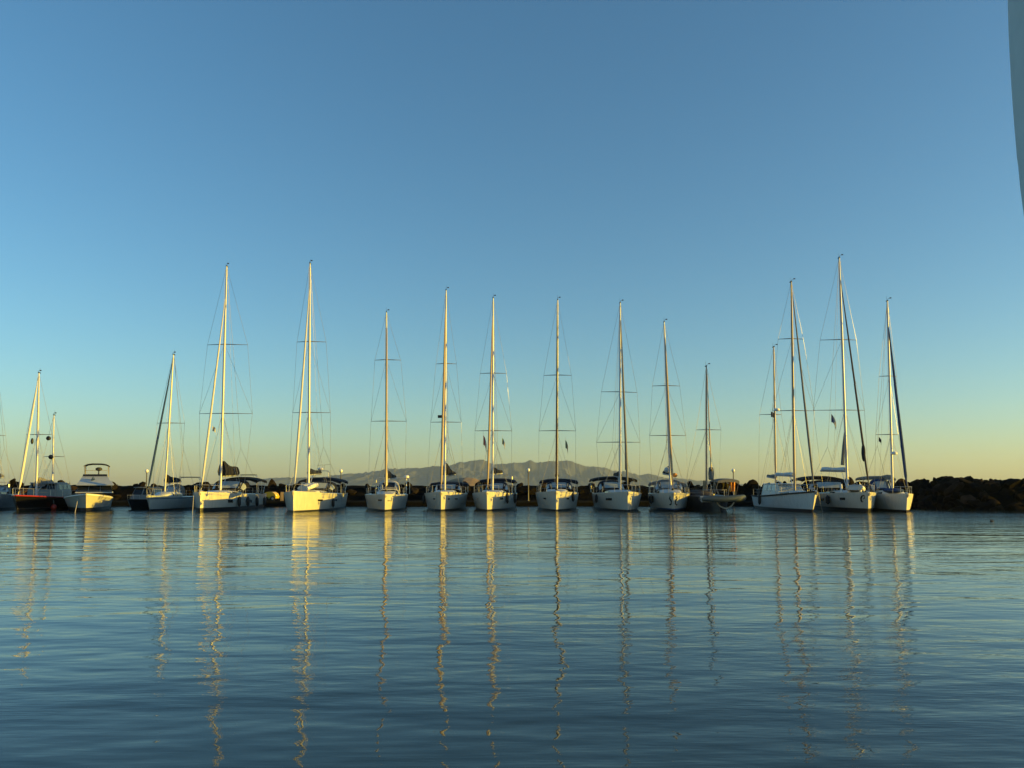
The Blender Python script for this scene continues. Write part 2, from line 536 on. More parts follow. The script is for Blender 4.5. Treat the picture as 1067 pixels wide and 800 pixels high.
lamp(355.3, 490.5, 'globe lamp on a dark post behind the sunlit yacht with a dinghy on its foredeck')
lamp(550.5, 489.5, 'globe lamp on a post standing before the mountain between two yachts')
lamp(764, 490, 'globe lamp on a post beside the orange cloth of the dark-hulled boat')
def pedestal(px, label, m, h=.95):
    p = at(px, 517, 83.0)
    o = empty('service_pedestal', (p.x, 83.0, .53), label=label, cat='pedestal', group='service pedestals on the pontoon')
    MB().box((0, 0, h / 2), (.3, .28, h), top=.9).build('housing', m, o)
    MB().box((0, 0, h + .05), (.34, .32, .1), top=.8).build('cap', M_NAVY, o)
pedestal(294, 'tan service pedestal on the pontoon beside the yellow cart', M_TAN)
pedestal(299.5, 'reddish service pedestal on the pontoon close to the sunlit bow', M_ORANGE, 1.05)
def cart():
    p = at(283, 520, 82.6)
    o = empty('cart', (p.x, 82.4, .53), R(-8), label='small yellow wheeled cart on the pontoon between two big white yachts', cat='cart')
    MB().loft([[(x * w, y * .45, z) for x, y in ((-1, -1), (1, -1), (1, 1), (-1, 1))] for w, z in ((.70, .28), (.74, .50), (.60, .78), (.34, .95), (.26, .97))]).build('body', M_YEL, o)
    for sx in (-.42, .42):
        for sy in (-.47, .47):
            w = MB().tube([(sx, sy - .07, .27), (sx, sy + .07, .27)], .27, 16).build('wheel', M_RUBBER, o)
            MB().tube([(sx, sy - .085, .27), (sx, sy + .085, .27)], .12, 12).build('hub', M_GREY, w)
    MB().blob((.68, -.2, .58), (.06, .1, .1)).build('headlight', M_WHITEP, o)
cart()

# ================================================================ BOATS
class Boat:
    def __init__(s, name, label, group, cat, stem, mast, L, B, sheer_y, rake=.35, fb_aft=.86, flare=.25, fine=2.0, aft=.86, ymf=.40, heading=None, D=None):
        g = ground(*stem)
        if D:
            d = ray(*stem)
            g = Vector((d.x / d.y * D, D, 0))
        s.D, s.L, s.B = g.y, L, B
        if heading is None:
            m = at(mast[0], mast[1], g.y + ymf * L)
            heading = math.atan2(m.x - g.x, m.y - g.y)
        s.a = heading
        s.root = empty(name, g, -heading, label=label, cat=cat, group=group)
        s.M = Matrix.Translation(g) @ Matrix.Rotation(-heading, 4, 'Z')
        s.Mi = s.M.inverted()
        s.fb = at(stem[0], sheer_y, g.y - rake).z
        s.fba = s.fb * fb_aft
        s.rake, s.flare, s.fine, s.aft, s.ym = rake, flare, fine, aft, ymf * L
    def loc(s, px, py, yl):
        """local point seen at a photo pixel, at the depth of local station yl"""
        Y = (s.M @ Vector((0, yl, 0))).y
        return s.Mi @ at(px, py, Y)
    def half(s, q):
        q = max(0, min(1, q))
        if q < .6:
            return s.B / 2 * (1 - (1 - q / .6) ** s.fine) ** .82
        return s.B / 2 * (1 - (1 - s.aft) * ((q - .6) / .4) ** 2)
    def sheer(s, q):
        return s.fb + (s.fba - s.fb) * (1 - (1 - q) ** 1.6) - .05 * math.sin(math.pi * q) * s.fb
    def hp(s, q, z, side):
        """hull surface, q = 0 stem .. 1 transom"""
        k = max(-.4, z / s.sheer(q))
        h = s.half(q)
        b = (1 - q) ** 1.5
        if k >= 0:
            w = h * ((1 - .10) + .10 * k ** .6 - s.flare * b * (1 - k) ** 1.2)
        else:
            w = h * (.90 - s.flare * b) * math.sqrt(max(0, 1 - (k / .4) ** 2)) 
        y = q * s.L - s.rake * k * (1 - q) ** 3 + (.45 * k * max(0, (q - .9) / .1))
        return Vector((side * max(w, .012), y, z))
    def hull(s, m, name='hull', cap=True):
        mb = MB()
        st = [0, .006, .015, .03, .06, .1, .15, .21, .28, .36, .45, .54, .63, .72, .81, .9, 1.0]
        rings = []
        for q in st:
            sh = s.sheer(q)
            zs = [-.38 * sh, -.28 * sh, -.12 * sh, 0, .15 * sh, .35 * sh, .55 * sh, .75 * sh, .9 * sh, sh]
            lf = [s.hp(q, z, -1) for z in zs]
            rt = [s.hp(q, z, 1) for z in zs][::-1]
            e = lf[-1]; dk = []
            w = -e.x
            for f, dz in ((.93, -.02), (.90, -.07), (.5, -.02), (0, 0), (-.5, -.02), (-.90, -.07), (-.93, -.02)):
                dk.append(Vector((-w * f, e.y, e.z + dz + .0)))
            rings.append(lf + dk + rt)
        mb.loft(rings)
        s.hull_o = mb.build(name, m, s.root, 30)
        return s.hull_o
    def deck(s, q):
        return s.sheer(q) - .03
    def q_at(s, px, z, side):
        best = None
        for i in range(401):
            q = i / 400
            x, _ = proj(s.M @ s.hp(q, z, side))
            if best is None or abs(x - px) < best[0]:
                best = (abs(x - px), q)
        return best[1]
    def on_hull(s, px, py, side, off=.012):
        z = .6 * s.fb
        for _ in range(3):
            q = s.q_at(px, z, side)
            Yw = (s.M @ s.hp(q, z, side)).y
            z = at(px, py, Yw).z
        p = s.hp(q, z, side)
        e = .004
        n = (s.hp(q + e, z, side) - p).cross(s.hp(q, z + .02, side) - p).normalized()
        if n.x * side < 0:
            n = -n
        return p + n * off, q, z
    def patch(s, name, px0, px1, py0, py1, side, m, parent=None):
        g = [[s.on_hull(px0 + (px1 - px0) * i / 4, py0 + (py1 - py0) * j, side)[0] for j in (0, 1)] for i in range(5)]
        return MB().sheet(g, .02).build(name, m, parent or s.hull_o)
    def stroke(s, name, pts, w, side, m):
        mb = MB()
        P = [s.on_hull(px, py, side, .015)[0] for px, py in pts]
        mb.tube(P, w if isinstance(w, list) else [w * (.35 if i in (0, len(P) - 1) else 1) for i in range(len(P))], 6)
        return mb.build(name, m, s.hull_o)
    def coachroof(s, q0=.20, q1=.62, wf=.52, h=.42, m=None, win=True):
        mb = MB(); rings = []
        N = 9
        for i in range(N):
            q = q0 + (q1 - q0) * i / (N - 1)
            y = q * s.L
            w = s.half(q) * wf * (1 if i > 1 else (.72, .9)[i])
            hh = h * (min(1, .12 + (i / (N - 1)) * 2.1) if i < N - 1 else 1)
            z = s.deck(q) - .06
            rings.append([(-w, y, z), (-w * .93, y, z + hh * .75), (-w * .8, y, z + hh), (0, y, z + hh * 1.12), (w * .8, y, z + hh), (w * .93, y, z + hh * .75), (w, y, z)])
        mb.loft(rings)
        o = mb.build('coachroof', m or M_GEL, s.root)
        if win:
            for sd in (-1, 1):
                g = []
                for i in range(4, 9):
                    q = q0 + (q1 - q0) * (i - .3) / (N - 1)
                    w = s.half(q) * wf
                    z = s.deck(q) - .06
                    g.append([(sd * (w * .985 + .012), q * s.L, z + h * .28), (sd * (w * .945 + .012), q * s.L, z + h * .66)])
                MB().sheet(g, .02).build('window', M_GLASS, o)
        return o
    def mast(s, base, top, r=.105, m=None, name='mast', yl=None, vane=True):
        yl = s.ym if yl is None else yl
        b_, t_ = s.loc(base[0], base[1], yl), s.loc(top[0], top[1], yl)
        d = (t_ - b_).normalized()
        zb = s.deck(yl / s.L) + .05
        b_ = b_ - d * ((b_.z - zb) / d.z)
        r *= .84
        o = MB().tube([b_, b_.lerp(t_, .3), b_.lerp(t_, .7), b_.lerp(t_, .9), t_], [r, r, r * .95, r * .75, r * .55], 12, 1.25).build(name, m or M_MAST, s.root)
        if vane:
            mb = MB().box(t_ + Vector((0, .1, .03)), (.10, .45, .07))
            mb.tube([t_ + Vector((0, -.1, .05)), t_ + Vector((0, -.2, .15)), t_ + Vector((.22, -.25, .2))], .012, 5)
            mb.tube([t_ + Vector((.0, .25, .05)), t_ + Vector((0, .25, .5))], .008, 5)
            mb.box(t_ + Vector((.2, -.25, .2)), (.16, .02, .09))
            mb.build('wind_vane', M_RUBBER, o)
        s.mb, s.mt = b_, t_
        return o
    def mpt(s, py):
        """point on the mast axis at photo height py"""
        lo, hi = 0., 1.
        for _ in range(30):
            m = (lo + hi) / 2
            if proj(s.M @ s.mb.lerp(s.mt, m))[1] > py:
                lo = m
            else:
                hi = m
        return s.mb.lerp(s.mt, lo)
    def rig(s, spreaders, cp=.90, back=True, w=.012, yl=None, lower=True, topf=1.0, dq=.03):
        """spreaders: (px left, px right, py) from lowest to highest; builds spreader, shrouds, backstay"""
        yl = s.ym if yl is None else yl
        tips = []
        for xl, xr, py, *tilt in spreaders:
            c = s.mpt(py)
            tl = tilt[0] if tilt else 0
            a = s.loc(xl, py - tl, yl) + Vector((0, .35, 0)); e = s.loc(xr, py + tl, yl) + Vector((0, .35, 0))
            MB().tube([a, c + Vector((0, .05, 0)), e], [.022, .045, .022], 6).build('spreader', M_WIRE, s.root)
            tips.append((a, e, c))
        q = yl / s.L + dq
        top = s.mb.lerp(s.mt, topf)
        for k, sd in ((0, -1), (1, 1)):
            c = Vector((sd * s.half(q) * cp, q * s.L, s.deck(q)))
            mb = MB().tube([c] + [t_[k] for t_ in tips] + [top], w, 5)
            for i, t_ in enumerate(tips):
                nxt = tips[i + 1][2] if i + 1 < len(tips) else None
                if nxt is not None:
                    mb.tube([t_[k], nxt], w * .9, 5)
            if lower and tips:
                mb.tube([c + Vector((-sd * .12, .3, 0)), tips[0][2]], w * .9, 5)
                mb.tube([c + Vector((-sd * .12, -.7, 0)), tips[0][2]], w * .7, 5)
            mb.build('shroud', M_WIRE, s.root)
        if back:
            j = Vector((0, s.L * .86, s.deck(1) + 4.5))
            mb = MB().tube([s.mt, j], w, 5)
            for sd in (-1, 1):
                mb.tube([j, (sd * s.half(1) * .8, s.L * .99, s.deck(1))], w, 5)
            mb.tube([s.mt + Vector((0, .2, 0)), (0, s.ym + 4.6, s.deck(.7) + 1.7)], w * .7, 5)
            mb.build('backstay', M_WIRE, s.root)
        mb = MB()
        for dx in (-.16, .14):
            mb.tube([s.mb + Vector((dx, -.2, .9)), s.mb.lerp(s.mt, .55) + Vector((dx * 1.3, -.15, 0)), s.mt + Vector((dx * .5, -.1, -.3))], w * .7, 5)
        mb.build('halyard', M_ROPE, s.root)
    def jib(s, top, bot=None, r=.085, m=None, bag=None):
        t_ = s.loc(top[0], top[1], s.ym * .97) if not isinstance(top, Vector) else top
        b_ = s.loc(bot[0], bot[1], .15) if bot else Vector((0, .1, s.fb + .25))
        P = [b_.lerp(t_, f) for f in (0, .03, .06, .2, .45, .7, .93, 1)]
        r0 = [.02, .06, r, r * 1.15, r, r * .85, r * .5, .015]
        o = MB().tube(P, r0, 8).build('furled_sail', m or M_CREAM, s.root)
        MB().lathe(b_ + Vector((0, 0, -.12)), [(.02, 0), (.11, .02), (.11, .16), (.03, .18)], 10).build('furling_drum', M_RUBBER, o)
        if b_.z - s.fb > .3:
            MB().tube([(0, .05, s.fb), b_], .012, 5).build('forestay', M_WIRE, o)
        return o
    def boom(s, py, L=4.6, cover=M_NAVY, h0=.95, h1=.3, wd=.17, bm_=M_MAST, swing=0.0, rise=.15):
        g = s.mpt(py) + Vector((0, .15, 0))
        e = g + Vector((swing, L, rise))
        o = MB().tube([g, e], .085, 8).build('boom', bm_, s.root)
        if cover:
            rings = []
            for i in range(9):
                f = i / 8
                c = g.lerp(e, .01 + f * .93) + Vector((0, 0, .04))
                hh = (h0 + (h1 - h0) * min(1, f * 1.15) ** .8) * (1 + .10 * math.sin(7 * f + s.L)) * (.9 if i in (0, 8) else 1)
                ww = wd * (1.2 - .45 * f)
                rings.append([c + Vector((ww * a, 0, hh * z)) for a, z in ((0, -.02), (.8, .02), (1.0, .30), (.62, .70), (.2, 1), (-.2, 1), (-.62, .70), (-1.0, .30), (-.8, .02))])
            MB().loft(rings).build('sail_cover', cover, s.root)
            up = s.mb.lerp(s.mt, .40)
            lj = MB()
            for dx in (-.2, .2):
                k = g.lerp(e, .35) + Vector((dx * .4, 0, 2.4))
                lj.tube([up + Vector((dx * .3, 0, 0)), k], .006, 4).tube([k, g.lerp(e, .3) + Vector((dx, 0, .1))], .005, 4).tube([k, g.lerp(e, .62) + Vector((dx, 0, .1))], .005, 4)
            lj.build('lazy_jack', M_ROPE, o)
        if rise >= 0:
            MB().tube([g + Vector((0, L * .3, .03)), (0, s.ym + .1, s.deck(s.ym / s.L) + .3)], .03, 6).build('vang', M_STEEL, o)
        return o
    def bimini(s, xl, xr, py, q0, q1, m=M_NAVY, arch=.28, legs=True, rails=3):
        yl = (q0 + q1) / 2 * s.L
        a, e = s.loc(xl, py, yl), s.loc(xr, py, yl)
        cx_, w, zt = (a.x + e.x) / 2, (e.x - a.x) / 2, a.z
        z = lambda u_, v: zt - arch * abs(u_) ** 2.6 - .10 * (2 * v - 1) ** 2
        us = [-1, -.96, -.85, -.6, -.3, 0, .3, .6, .85, .96, 1]
        g = [[(cx_ + w * u_, (q0 + (q1 - q0) * v) * s.L, z(u_, v) - (.12 if abs(u_) == 1 else 0)) for u_ in us] for v in (0, .25, .5, .75, 1)]
        mq = MB().sheet(g, .07)
        for v, sg in ((0, -1), (1, 1)):
            yy = (q0 + (q1 - q0) * v) * s.L
            mq.sheet([[(cx_ + w * u_, yy + sg * .03, z(u_, v) - .02) for u_ in us], [(cx_ + w * u_ * .985, yy + sg * .05, z(u_, v) - .20 - .03 * math.sin(9 * u_)) for u_ in us]], .02)
        o = mq.build('bimini', m, s.root)
        mb = MB()
        for v in [i / (rails - 1) for i in range(rails)]:
            y = (q0 + (q1 - q0) * v) * s.L
            yb = (q0 + (q1 - q0) * (.5 + .25 * (v - .5))) * s.L
            P = [(cx_ + w * u_, y, z(u_, v) - .045) for u_ in us[1:-1]]
            if legs:
                P = [(cx_ - w * .98, yb, s.deck(q1) + .1)] + P + [(cx_ + w * .98, yb, s.deck(q1) + .1)]
            mb.tube(P, .018, 6)
        mb.build('bimini_frame', M_STEEL, o)
        return o
    def sprayhood(s, xl, xr, py, q0, dep=1.7, m=M_NAVY, panes=True, pm=None):
        yl = q0 * s.L + 1.0
        a, e = s.loc(xl, py, yl), s.loc(xr, py, yl)
        cx_, w, zt = (a.x + e.x) / 2, (e.x - a.x) / 2, a.z
        zd = s.deck(q0) + .12
        def ring(y, f, wf=1.0, n=15):
            P = []
            for i in range(n):
                th = math.pi * i / (n - 1)
                c, s_ = math.cos(th), math.sin(th)
                P.append(Vector((cx_ - w * wf * math.copysign(abs(c) ** .55, c), y, zd + (zt - zd) * f * s_ ** .55)))
            return P
        y0 = q0 * s.L
        A, B_, C, D_ = ring(y0, .34, .90), ring(y0 + .75, .90, .985), ring(y0 + .95, 1.0), ring(y0 + dep, 1.02)
        o = MB().sheet([B_, C, ring(y0 + .5 * (.95 + dep), 1.03), D_], .03).build('sprayhood', m, s.root)
        bands = [(1, 4), (5, 9), (10, 13)]
        for i0, i1 in bands if panes else ():
            f = lambda P, Q, k, u_: P[k].lerp(Q[k], u_)
            MB().sheet([[f(A, B_, k, u_) for k in range(i0, i1 + 1)] for u_ in (.06, .5, .97)], .012).build('window', pm or M_VINYL, o)
        mb = MB()
        for k in (0, 4, 5, 9, 10, 14):
            mb.tube([A[k], B_[k]], .05, 5)
        mb.tube(A, .06, 5)
        mb.tube(B_, .05, 5)
        mb.build('hood_frame', m, o)
        return o
    def rails(s, q1=.96, n=5, pulpit=True, h=.6):
        if pulpit:
            mb = MB()
            zt = s.fb + h
            P = []
            for sd, qq in ((-1, .13), (-1, .06), (-1, .015), (1, .015), (1, .06), (1, .13)):
                b_ = s.hp(qq, s.sheer(qq), sd)
                P.append(Vector((b_.x * .93, b_.y - .12 * (1 - qq * 5), s.deck(qq) + h)))
            mb.tube(P, .016, 6)
            for sd, qq in ((-1, .13), (-1, .05), (1, .05), (1, .13)):
                b_ = s.hp(qq, s.sheer(qq), sd)
                mb.tube([(b_.x * .92, b_.y, b_.z - .02), (b_.x * .93, b_.y - .08, b_.z + h)], .014, 6)
            mb.build('pulpit', M_STEEL, s.root)
        for sd in (-1, 1):
            tops, mids = [], []
            for i in range(n):
                q = .13 + (q1 - .13) * i / (n - 1)
                b_ = s.hp(q, s.sheer(q), sd)
                b_.x *= .93
                tops.append(b_ + Vector((0, 0, h))); mids.append(b_ + Vector((0, 0, h * .5)))
                if i:
                    MB().tube([b_ + Vector((0, 0, -.03)), b_ + Vector((0, 0, h))], .012, 5).build('stanchion', M_STEEL, s.root)
            MB().tube(tops, .006, 4).tube(mids, .006, 4).build('lifeline', M_WIRE, s.root)
    def rubrail(s, m, dz=-.06, r=.035):
        for sd in (-1, 1):
            P = []
            for i in range(15):
                q = (i / 14) ** 1.4
                z = s.sheer(q) + dz
                p = s.hp(q, z, sd)
                P.append(p + Vector((sd * .01, 0, 0)))
            MB().tube(P, r, 6).build('rub_rail', m, s.root)
    def anchor(s):
        y = -s.rake
        z = s.fb
        mb = MB().tube([(0, y + .55, z + .06), (0, y - .18, z + .03), (0, y - .26, z - .12)], .035, 6)
        mb.add([(0, y - .38, z - .02), (-.16, y - .12, z - .2), (0, y - .22, z - .36), (.16, y - .12, z - .2), (0, y - .08, z - .16)], [(0, 1, 2), (0, 2, 3), (1, 4, 2), (2, 4, 3), (0, 4, 1), (0, 3, 4)])
        mb.build('anchor', M_STEEL, s.root)
    def arch(s, xl, xr, py, q=.97, r=.03, solar=False, name='stern_arch'):
        yl = q * s.L
        a, e = s.loc(xl, py, yl), s.loc(xr, py, yl)
        mb = MB()
        for dy in (-.3, .3):
            mb.tube([(a.x * .97, yl + dy, s.deck(q)), (a.x, yl + dy * .8, a.z - .2), (a.x + .15, yl + dy * .8, a.z), (e.x - .15, yl + dy * .8, e.z), (e.x, yl + dy * .8, e.z - .2), (e.x * 1.0, yl + dy, s.deck(q))], r, 6)
        o = mb.build(name, M_STEEL, s.root)
        if solar:
            MB().box(((a.x + e.x) / 2, yl, a.z + .06), ((e.x - a.x) * .85, .9, .035)).build('solar_panel', M_GLASS, o)
        return o
    def fender(s, px, py, side, label, group, m=M_RUBBER, L=.75, r=.13):
        p, q, z = s.on_hull(px, py, side, r + .02)
        w = s.M @ p
        o = empty('fender', w, -s.a, label=label, cat='fender', group=group)
        MB().lathe((0, 0, -L / 2), [(.02, -.05), (.05, 0), (r, .13), (r, L - .13), (.05, L), (.025, L + .06)], 12).build('bumper', m, o)
        t_ = s.hp(q, s.sheer(q), side)
        MB().tube([(0, 0, L / 2), (t_.x - p.x, t_.y - p.y, t_.z - p.z + .03)], .012, 5).build('rope', M_ROPE, o)
    def flag(s, px, py, yl, w, h, label, m, m2=None, lean=.25):
        c = s.loc(px, py, yl)
        wd = s.M @ c
        o = empty('flag', wd, -s.a + R(15), label=label, cat='flag', group='flags and pennants in the rigging')
        def cloth(u0, u1):
            g = []
            for i in range(6):
                u_ = u0 + (u1 - u0) * i / 5
                g.append([(u_ * w, .05 * math.sin(5 * u_ + 2 * v), h * (.5 - v) - u_ * u_ * lean * h * 1.6) for v in (0, .33, .66, 1)])
            return MB().sheet(g, .01)
        if m2:
            cloth(0, .45).build('cloth', m, o)
            cloth(.452, 1).build('cloth', m2, o)
        else:
            cloth(0, 1).build('cloth', m, o)
        MB().tube([(-.01, 0, -h * .75), (-.01, 0, h * 1.1)], .008, 5).build('halyard', M_ROPE, o)
    def line(s, px0, py0, px1, py1, yl, label):
        a = s.M @ s.loc(px0, py0, yl)
        e = ground(px1, py1)
        e.z = -.05
        mid = a.lerp(e, .5) + Vector((0, 0, -.12))
        tag(MB().tube([a, mid, e], .02, 6).build('mooring_line', M_ROPE), label, 'mooring line', 'bow mooring lines')

def dinghy(name, label, loc, rz, L=2.6, B=1.4, r=.2, m=M_TUBE, flip=False, group=None, tilt=(0, 0)):
    o = empty(name, loc, rz, label=label, cat='dinghy', group=group)
    o.rotation_euler = (tilt[0] + (math.pi if flip else 0), tilt[1], rz)
    w = B / 2 - r
    P = [(-L / 2, -w, 0)] + [(-L / 2 + L * .6 * f, -w, 0) for f in (.5, 1)]
    for i in range(1, 8):
        th = -math.pi / 2 + math.pi * i / 8
        P.append((L * .1 + L * .4 * math.cos(th) - .0, w * math.sin(th), .10 * math.cos(th)))
    P += [(-L / 2 + L * .6 * f, w, 0) for f in (1, .5)] + [(-L / 2, w, 0)]
    MB().tube(P, [r * .55] + [r] * (len(P) - 2) + [r * .55], 10).build('tube', m, o)
    g = [[(-L / 2 + .1 + x * (L * .92 - .1), y * w * (1 - .75 * max(0, x - .55) / .45), -.05 - .22 * (1 - abs(y)) * (1 - .6 * x)) for y in (-1, -.5, 0, .5, 1)] for x in (0, .3, .55, .75, .9, 1)]
    MB().sheet(g, .03).build('floor', M_GREY, o)
    MB().box((-L / 2 + .12, 0, .02), (.05, 2 * w, .42)).build('transom', M_GREY, o)
    MB().box((-.1, 0, .12), (.24, 2 * w, .04)).build('seat', M_GREY, o)
    return o

YG = 'sailing yachts moored bow-out along the pontoon'
FG = 'black fenders along the side of the big yacht with the black sail bag'

# ---- 0 white yacht at the left edge
b0 = Boat('sailing_yacht', 'white yacht with a bare stern arch, left of the black-hulled ketch', YG, 'yacht', (-24, 534), (-9, 505), 11, 3.7, 513, D=67.0)
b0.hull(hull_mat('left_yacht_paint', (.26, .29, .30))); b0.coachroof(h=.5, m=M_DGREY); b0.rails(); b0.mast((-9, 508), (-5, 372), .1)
b0.rig([(-24, 5, 453)]); b0.jib((-5.2, 385)); b0.boom(498, cover=M_GREYC); b0.arch(-2, 9.5, 502, .93)
b0.sprayhood(-10, 9, 506, .56, m=M_GREYC)

# ---- 1 black ketch with red rail
b1 = Boat('ketch', 'black-hulled ketch with a red rail and two masts beside the white motor cruiser', YG, 'yacht', (18, 534), (38, 505), 12.5, 3.9, 515.0, rake=.7, fb_aft=.80, fine=1.9, ymf=.33, aft=.72, D=65.0)
b1.hull(M_BLACKH); b1.rubrail(M_DRED, dz=-.05, r=.06); b1.rails(n=6)
b1.mast((38, 510), (40.6, 389), .11)
b1.rig([(26, 53, 452)], back=False); b1.jib((39.4, 396), (20, 510), .10, M_CREAM)
b1.boom(506, L=4.2, cover=M_GREYC, h0=.75, h1=.45, wd=.22)
rad = MB().blob(b1.loc(50.5, 456, b1.ym + .3), (.2, .2, .2)).build('radar_reflector', M_RUBBER, b1.root)
MB().blob(b1.loc(33.5, 459, b1.ym - .6), (.12, .12, .28)).build('deck_light', M_RUBBER, b1.root)
ym2 = b1.L * .66
b1.mast((54.5, 508), (56.2, 432), .085, name='mizzen_mast', yl=ym2)
b1.rig([(44, 66, 475)], yl=ym2, back=False)
MB().blob(b1.loc(53, 475.5, ym2 - .3), (.22, .22, .22)).build('radar_dome', M_RUBBER, b1.root)
cz = b1.deck(.55)
wh = MB().loft([[(x * w, b1.L * y, z) for x, y in ((-1, y0), (1, y0), (1, .80), (-1, .80))] for w, y0, z in ((1.25, .46, cz), (1.2, .47, cz + .75), (1.1, .50, cz + 1.25), (1.15, .48, cz + 1.27), (1.1, .49, cz + 1.36))]).build('wheelhouse', M_DGREY, b1.root)
for x0, x1 in ((-1.0, -.38), (-.3, .3), (.38, 1.0)):
    MB().sheet([[(x0, b1.L * .471 - .02 + .0, cz + .72), (x1, b1.L * .471 - .02, cz + .72)], [(x0 * .95, b1.L * .497 - .02, cz + 1.2), (x1 * .95, b1.L * .497 - .02, cz + 1.2)]], .02).build('window', M_GLASS, wh)
for sd in (-1, 1):
    for y0, y1 in ((.52, .60), (.62, .70), (.72, .78)):
        MB().sheet([[(sd * 1.21, b1.L * y0, cz + .72), (sd * 1.13, b1.L * y0, cz + 1.15)], [(sd * 1.21, b1.L * y1, cz + .72), (sd * 1.13, b1.L * y1, cz + 1.15)]], .02).build('window', M_GLASS, wh)
def ball_fender(bt, px, py, side, label):
    p, q, z = bt.on_hull(px, py, side, .27)
    o = empty('ball_fender', bt.M @ p, label=label, cat='fender')
    MB().blob((0, 0, 0), (.25, .25, .28)).build('bumper', M_RED, o)
    MB().tube([(0, 0, .27), (-.12, 0, bt.sheer(q) - p.z)], .015, 5).build('rope', M_ROPE, o)
ball_fender(b1, 53, 527, 1, 'red ball fender hanging on the black hull of the ketch')

# ---- 2 motor cruiser
b2 = Boat('motor_cruiser', 'white flybridge motor cruiser with slanted windscreen between ketch and small dark motorboat', 'motorboats', 'motorboat', (89.5, 533.5), (97, 505), 10.5, 3.9, 513.5, rake=1.3, fb_aft=.72, flare=.5, fine=2.3, aft=.95, ymf=.45, heading=R(-27), D=64.6)
b2.hull(hull_mat('motor_cruiser_paint', WHITE, bottom=(.015, .015, .018), z0=.30, z1=.31))
b2.rubrail(M_WHITEP, dz=-.10, r=.05)
zd = b2.deck(.3)
def lp(px, py, yl):
    return b2.loc(px, py, yl)
def ringq(pl, pr, y0, y1):
    a, c = lp(*pl, y0), lp(*pr, y0)
    return [a, c, Vector((c.x, y1, c.z)), Vector((a.x, y1, a.z))]
cab = MB().loft([ringq((78, 513), (117.5, 513), 3.0, 8.6), ringq((79.5, 511), (116.5, 511), 3.1, 8.6), ringq((82, 505.2), (115.5, 505.2), 4.0, 8.6)]).build('cabin', M_GEL, b2.root)
a0, a1, c0, c1 = lp(79.2, 511.6, 3.0), lp(116.9, 511.6, 3.0), lp(81.5, 505.3, 3.95), lp(116, 505.3, 3.95)
for i in range(3):
    f0, f1 = i / 3 + .006, (i + 1) / 3 - .006
    MB().sheet([[a0.lerp(a1, f0), a0.lerp(a1, f1)], [c0.lerp(c1, f0), c0.lerp(c1, f1)]], .03).build('windscreen', M_GLASS, cab)
sw0, sw1 = a1 + Vector((.02, .2, 0)), c1 + Vector((.02, .1, 0))
MB().sheet([[sw0, sw1], [sw0 + Vector((0, 4.2, 0)), sw1 + Vector((0, 3.6, 0))]], .03).build('side_window', M_GLASS, cab)
fly = MB().loft([ringq((79.5, 505.2), (118, 505.2), 3.4, 9.2), ringq((79.5, 504.2), (118.5, 504.2), 3.4, 9.2), ringq((83.5, 499.5), (114.5, 499.5), 4.1, 8.6), ringq((86, 495.5), (112, 495.5), 4.6, 8.2)]).build('flybridge', M_GREY, b2.root)
MB().sheet([[lp(86.2, 495.6, 4.58), lp(111.8, 495.6, 4.58)], [lp(86.8, 493.6, 4.75), lp(111.4, 493.6, 4.75)]], .03).build('wind_deflector', M_NAVY, fly)
lg = lp(97, 499.6, 4.06)
MB().blob(lg + Vector((0, -.02, 0)), (.16, .04, .16), 10, 6).tube([lg + Vector((-.16, -.03, -.02)), lg + Vector((0, -.03, .3)), lg + Vector((.1, -.03, .12))], .03, 5).build('emblem', M_BLUEC, fly)
for y in (5.0, 7.4):
    for px in (88.5, 113):
        a, c = lp(px, 496, 5.0), lp(px, 484.5, 5.0)
        MB().tube([(a.x, 6.2 + (y - 6.2) * .5, a.z), (c.x, y, c.z)], .045, 6).build('canopy_post', M_STEEL, fly)
l_, r_ = lp(89, 489.5, 5), lp(112.5, 489.5, 5)
MB().tube([(l_.x, 5.2, l_.z), (r_.x, 5.2, r_.z)], .024, 6).build('grab_rail', M_STEEL, fly)
l_, r_ = lp(87.5, 483.6, 5), lp(114, 483.6, 5)
us = [-1, -.93, -.75, -.4, 0, .4, .75, .93, 1]
MB().sheet([[((l_.x + r_.x) / 2 + (r_.x - l_.x) / 2 * u_, y, l_.z + .12 - .22 * abs(u_) ** 4 + dz) for u_ in us] for y, dz in ((4.7, -.05), (5.6, 0), (6.8, 0), (7.7, -.05))], .05).build('canopy', M_BLACKC, fly)
hc = lp(103, 488.2, 5.6)
MB().blob(hc, (.28, .2, .17)).tube([hc, hc + Vector((0, .1, -.9))], .05, 6).build('spotlight', M_RUBBER, fly)
e0 = lp(121, 504.5, 6.5)
MB().box(e0 + Vector((-.3, 0, 0)), (.9, 1.6, .05)).build('side_awning', M_NAVY, cab)
b2.line(82, 514, 78, 533.5, .3, 'pale mooring line from the motor cruiser bow into the water')

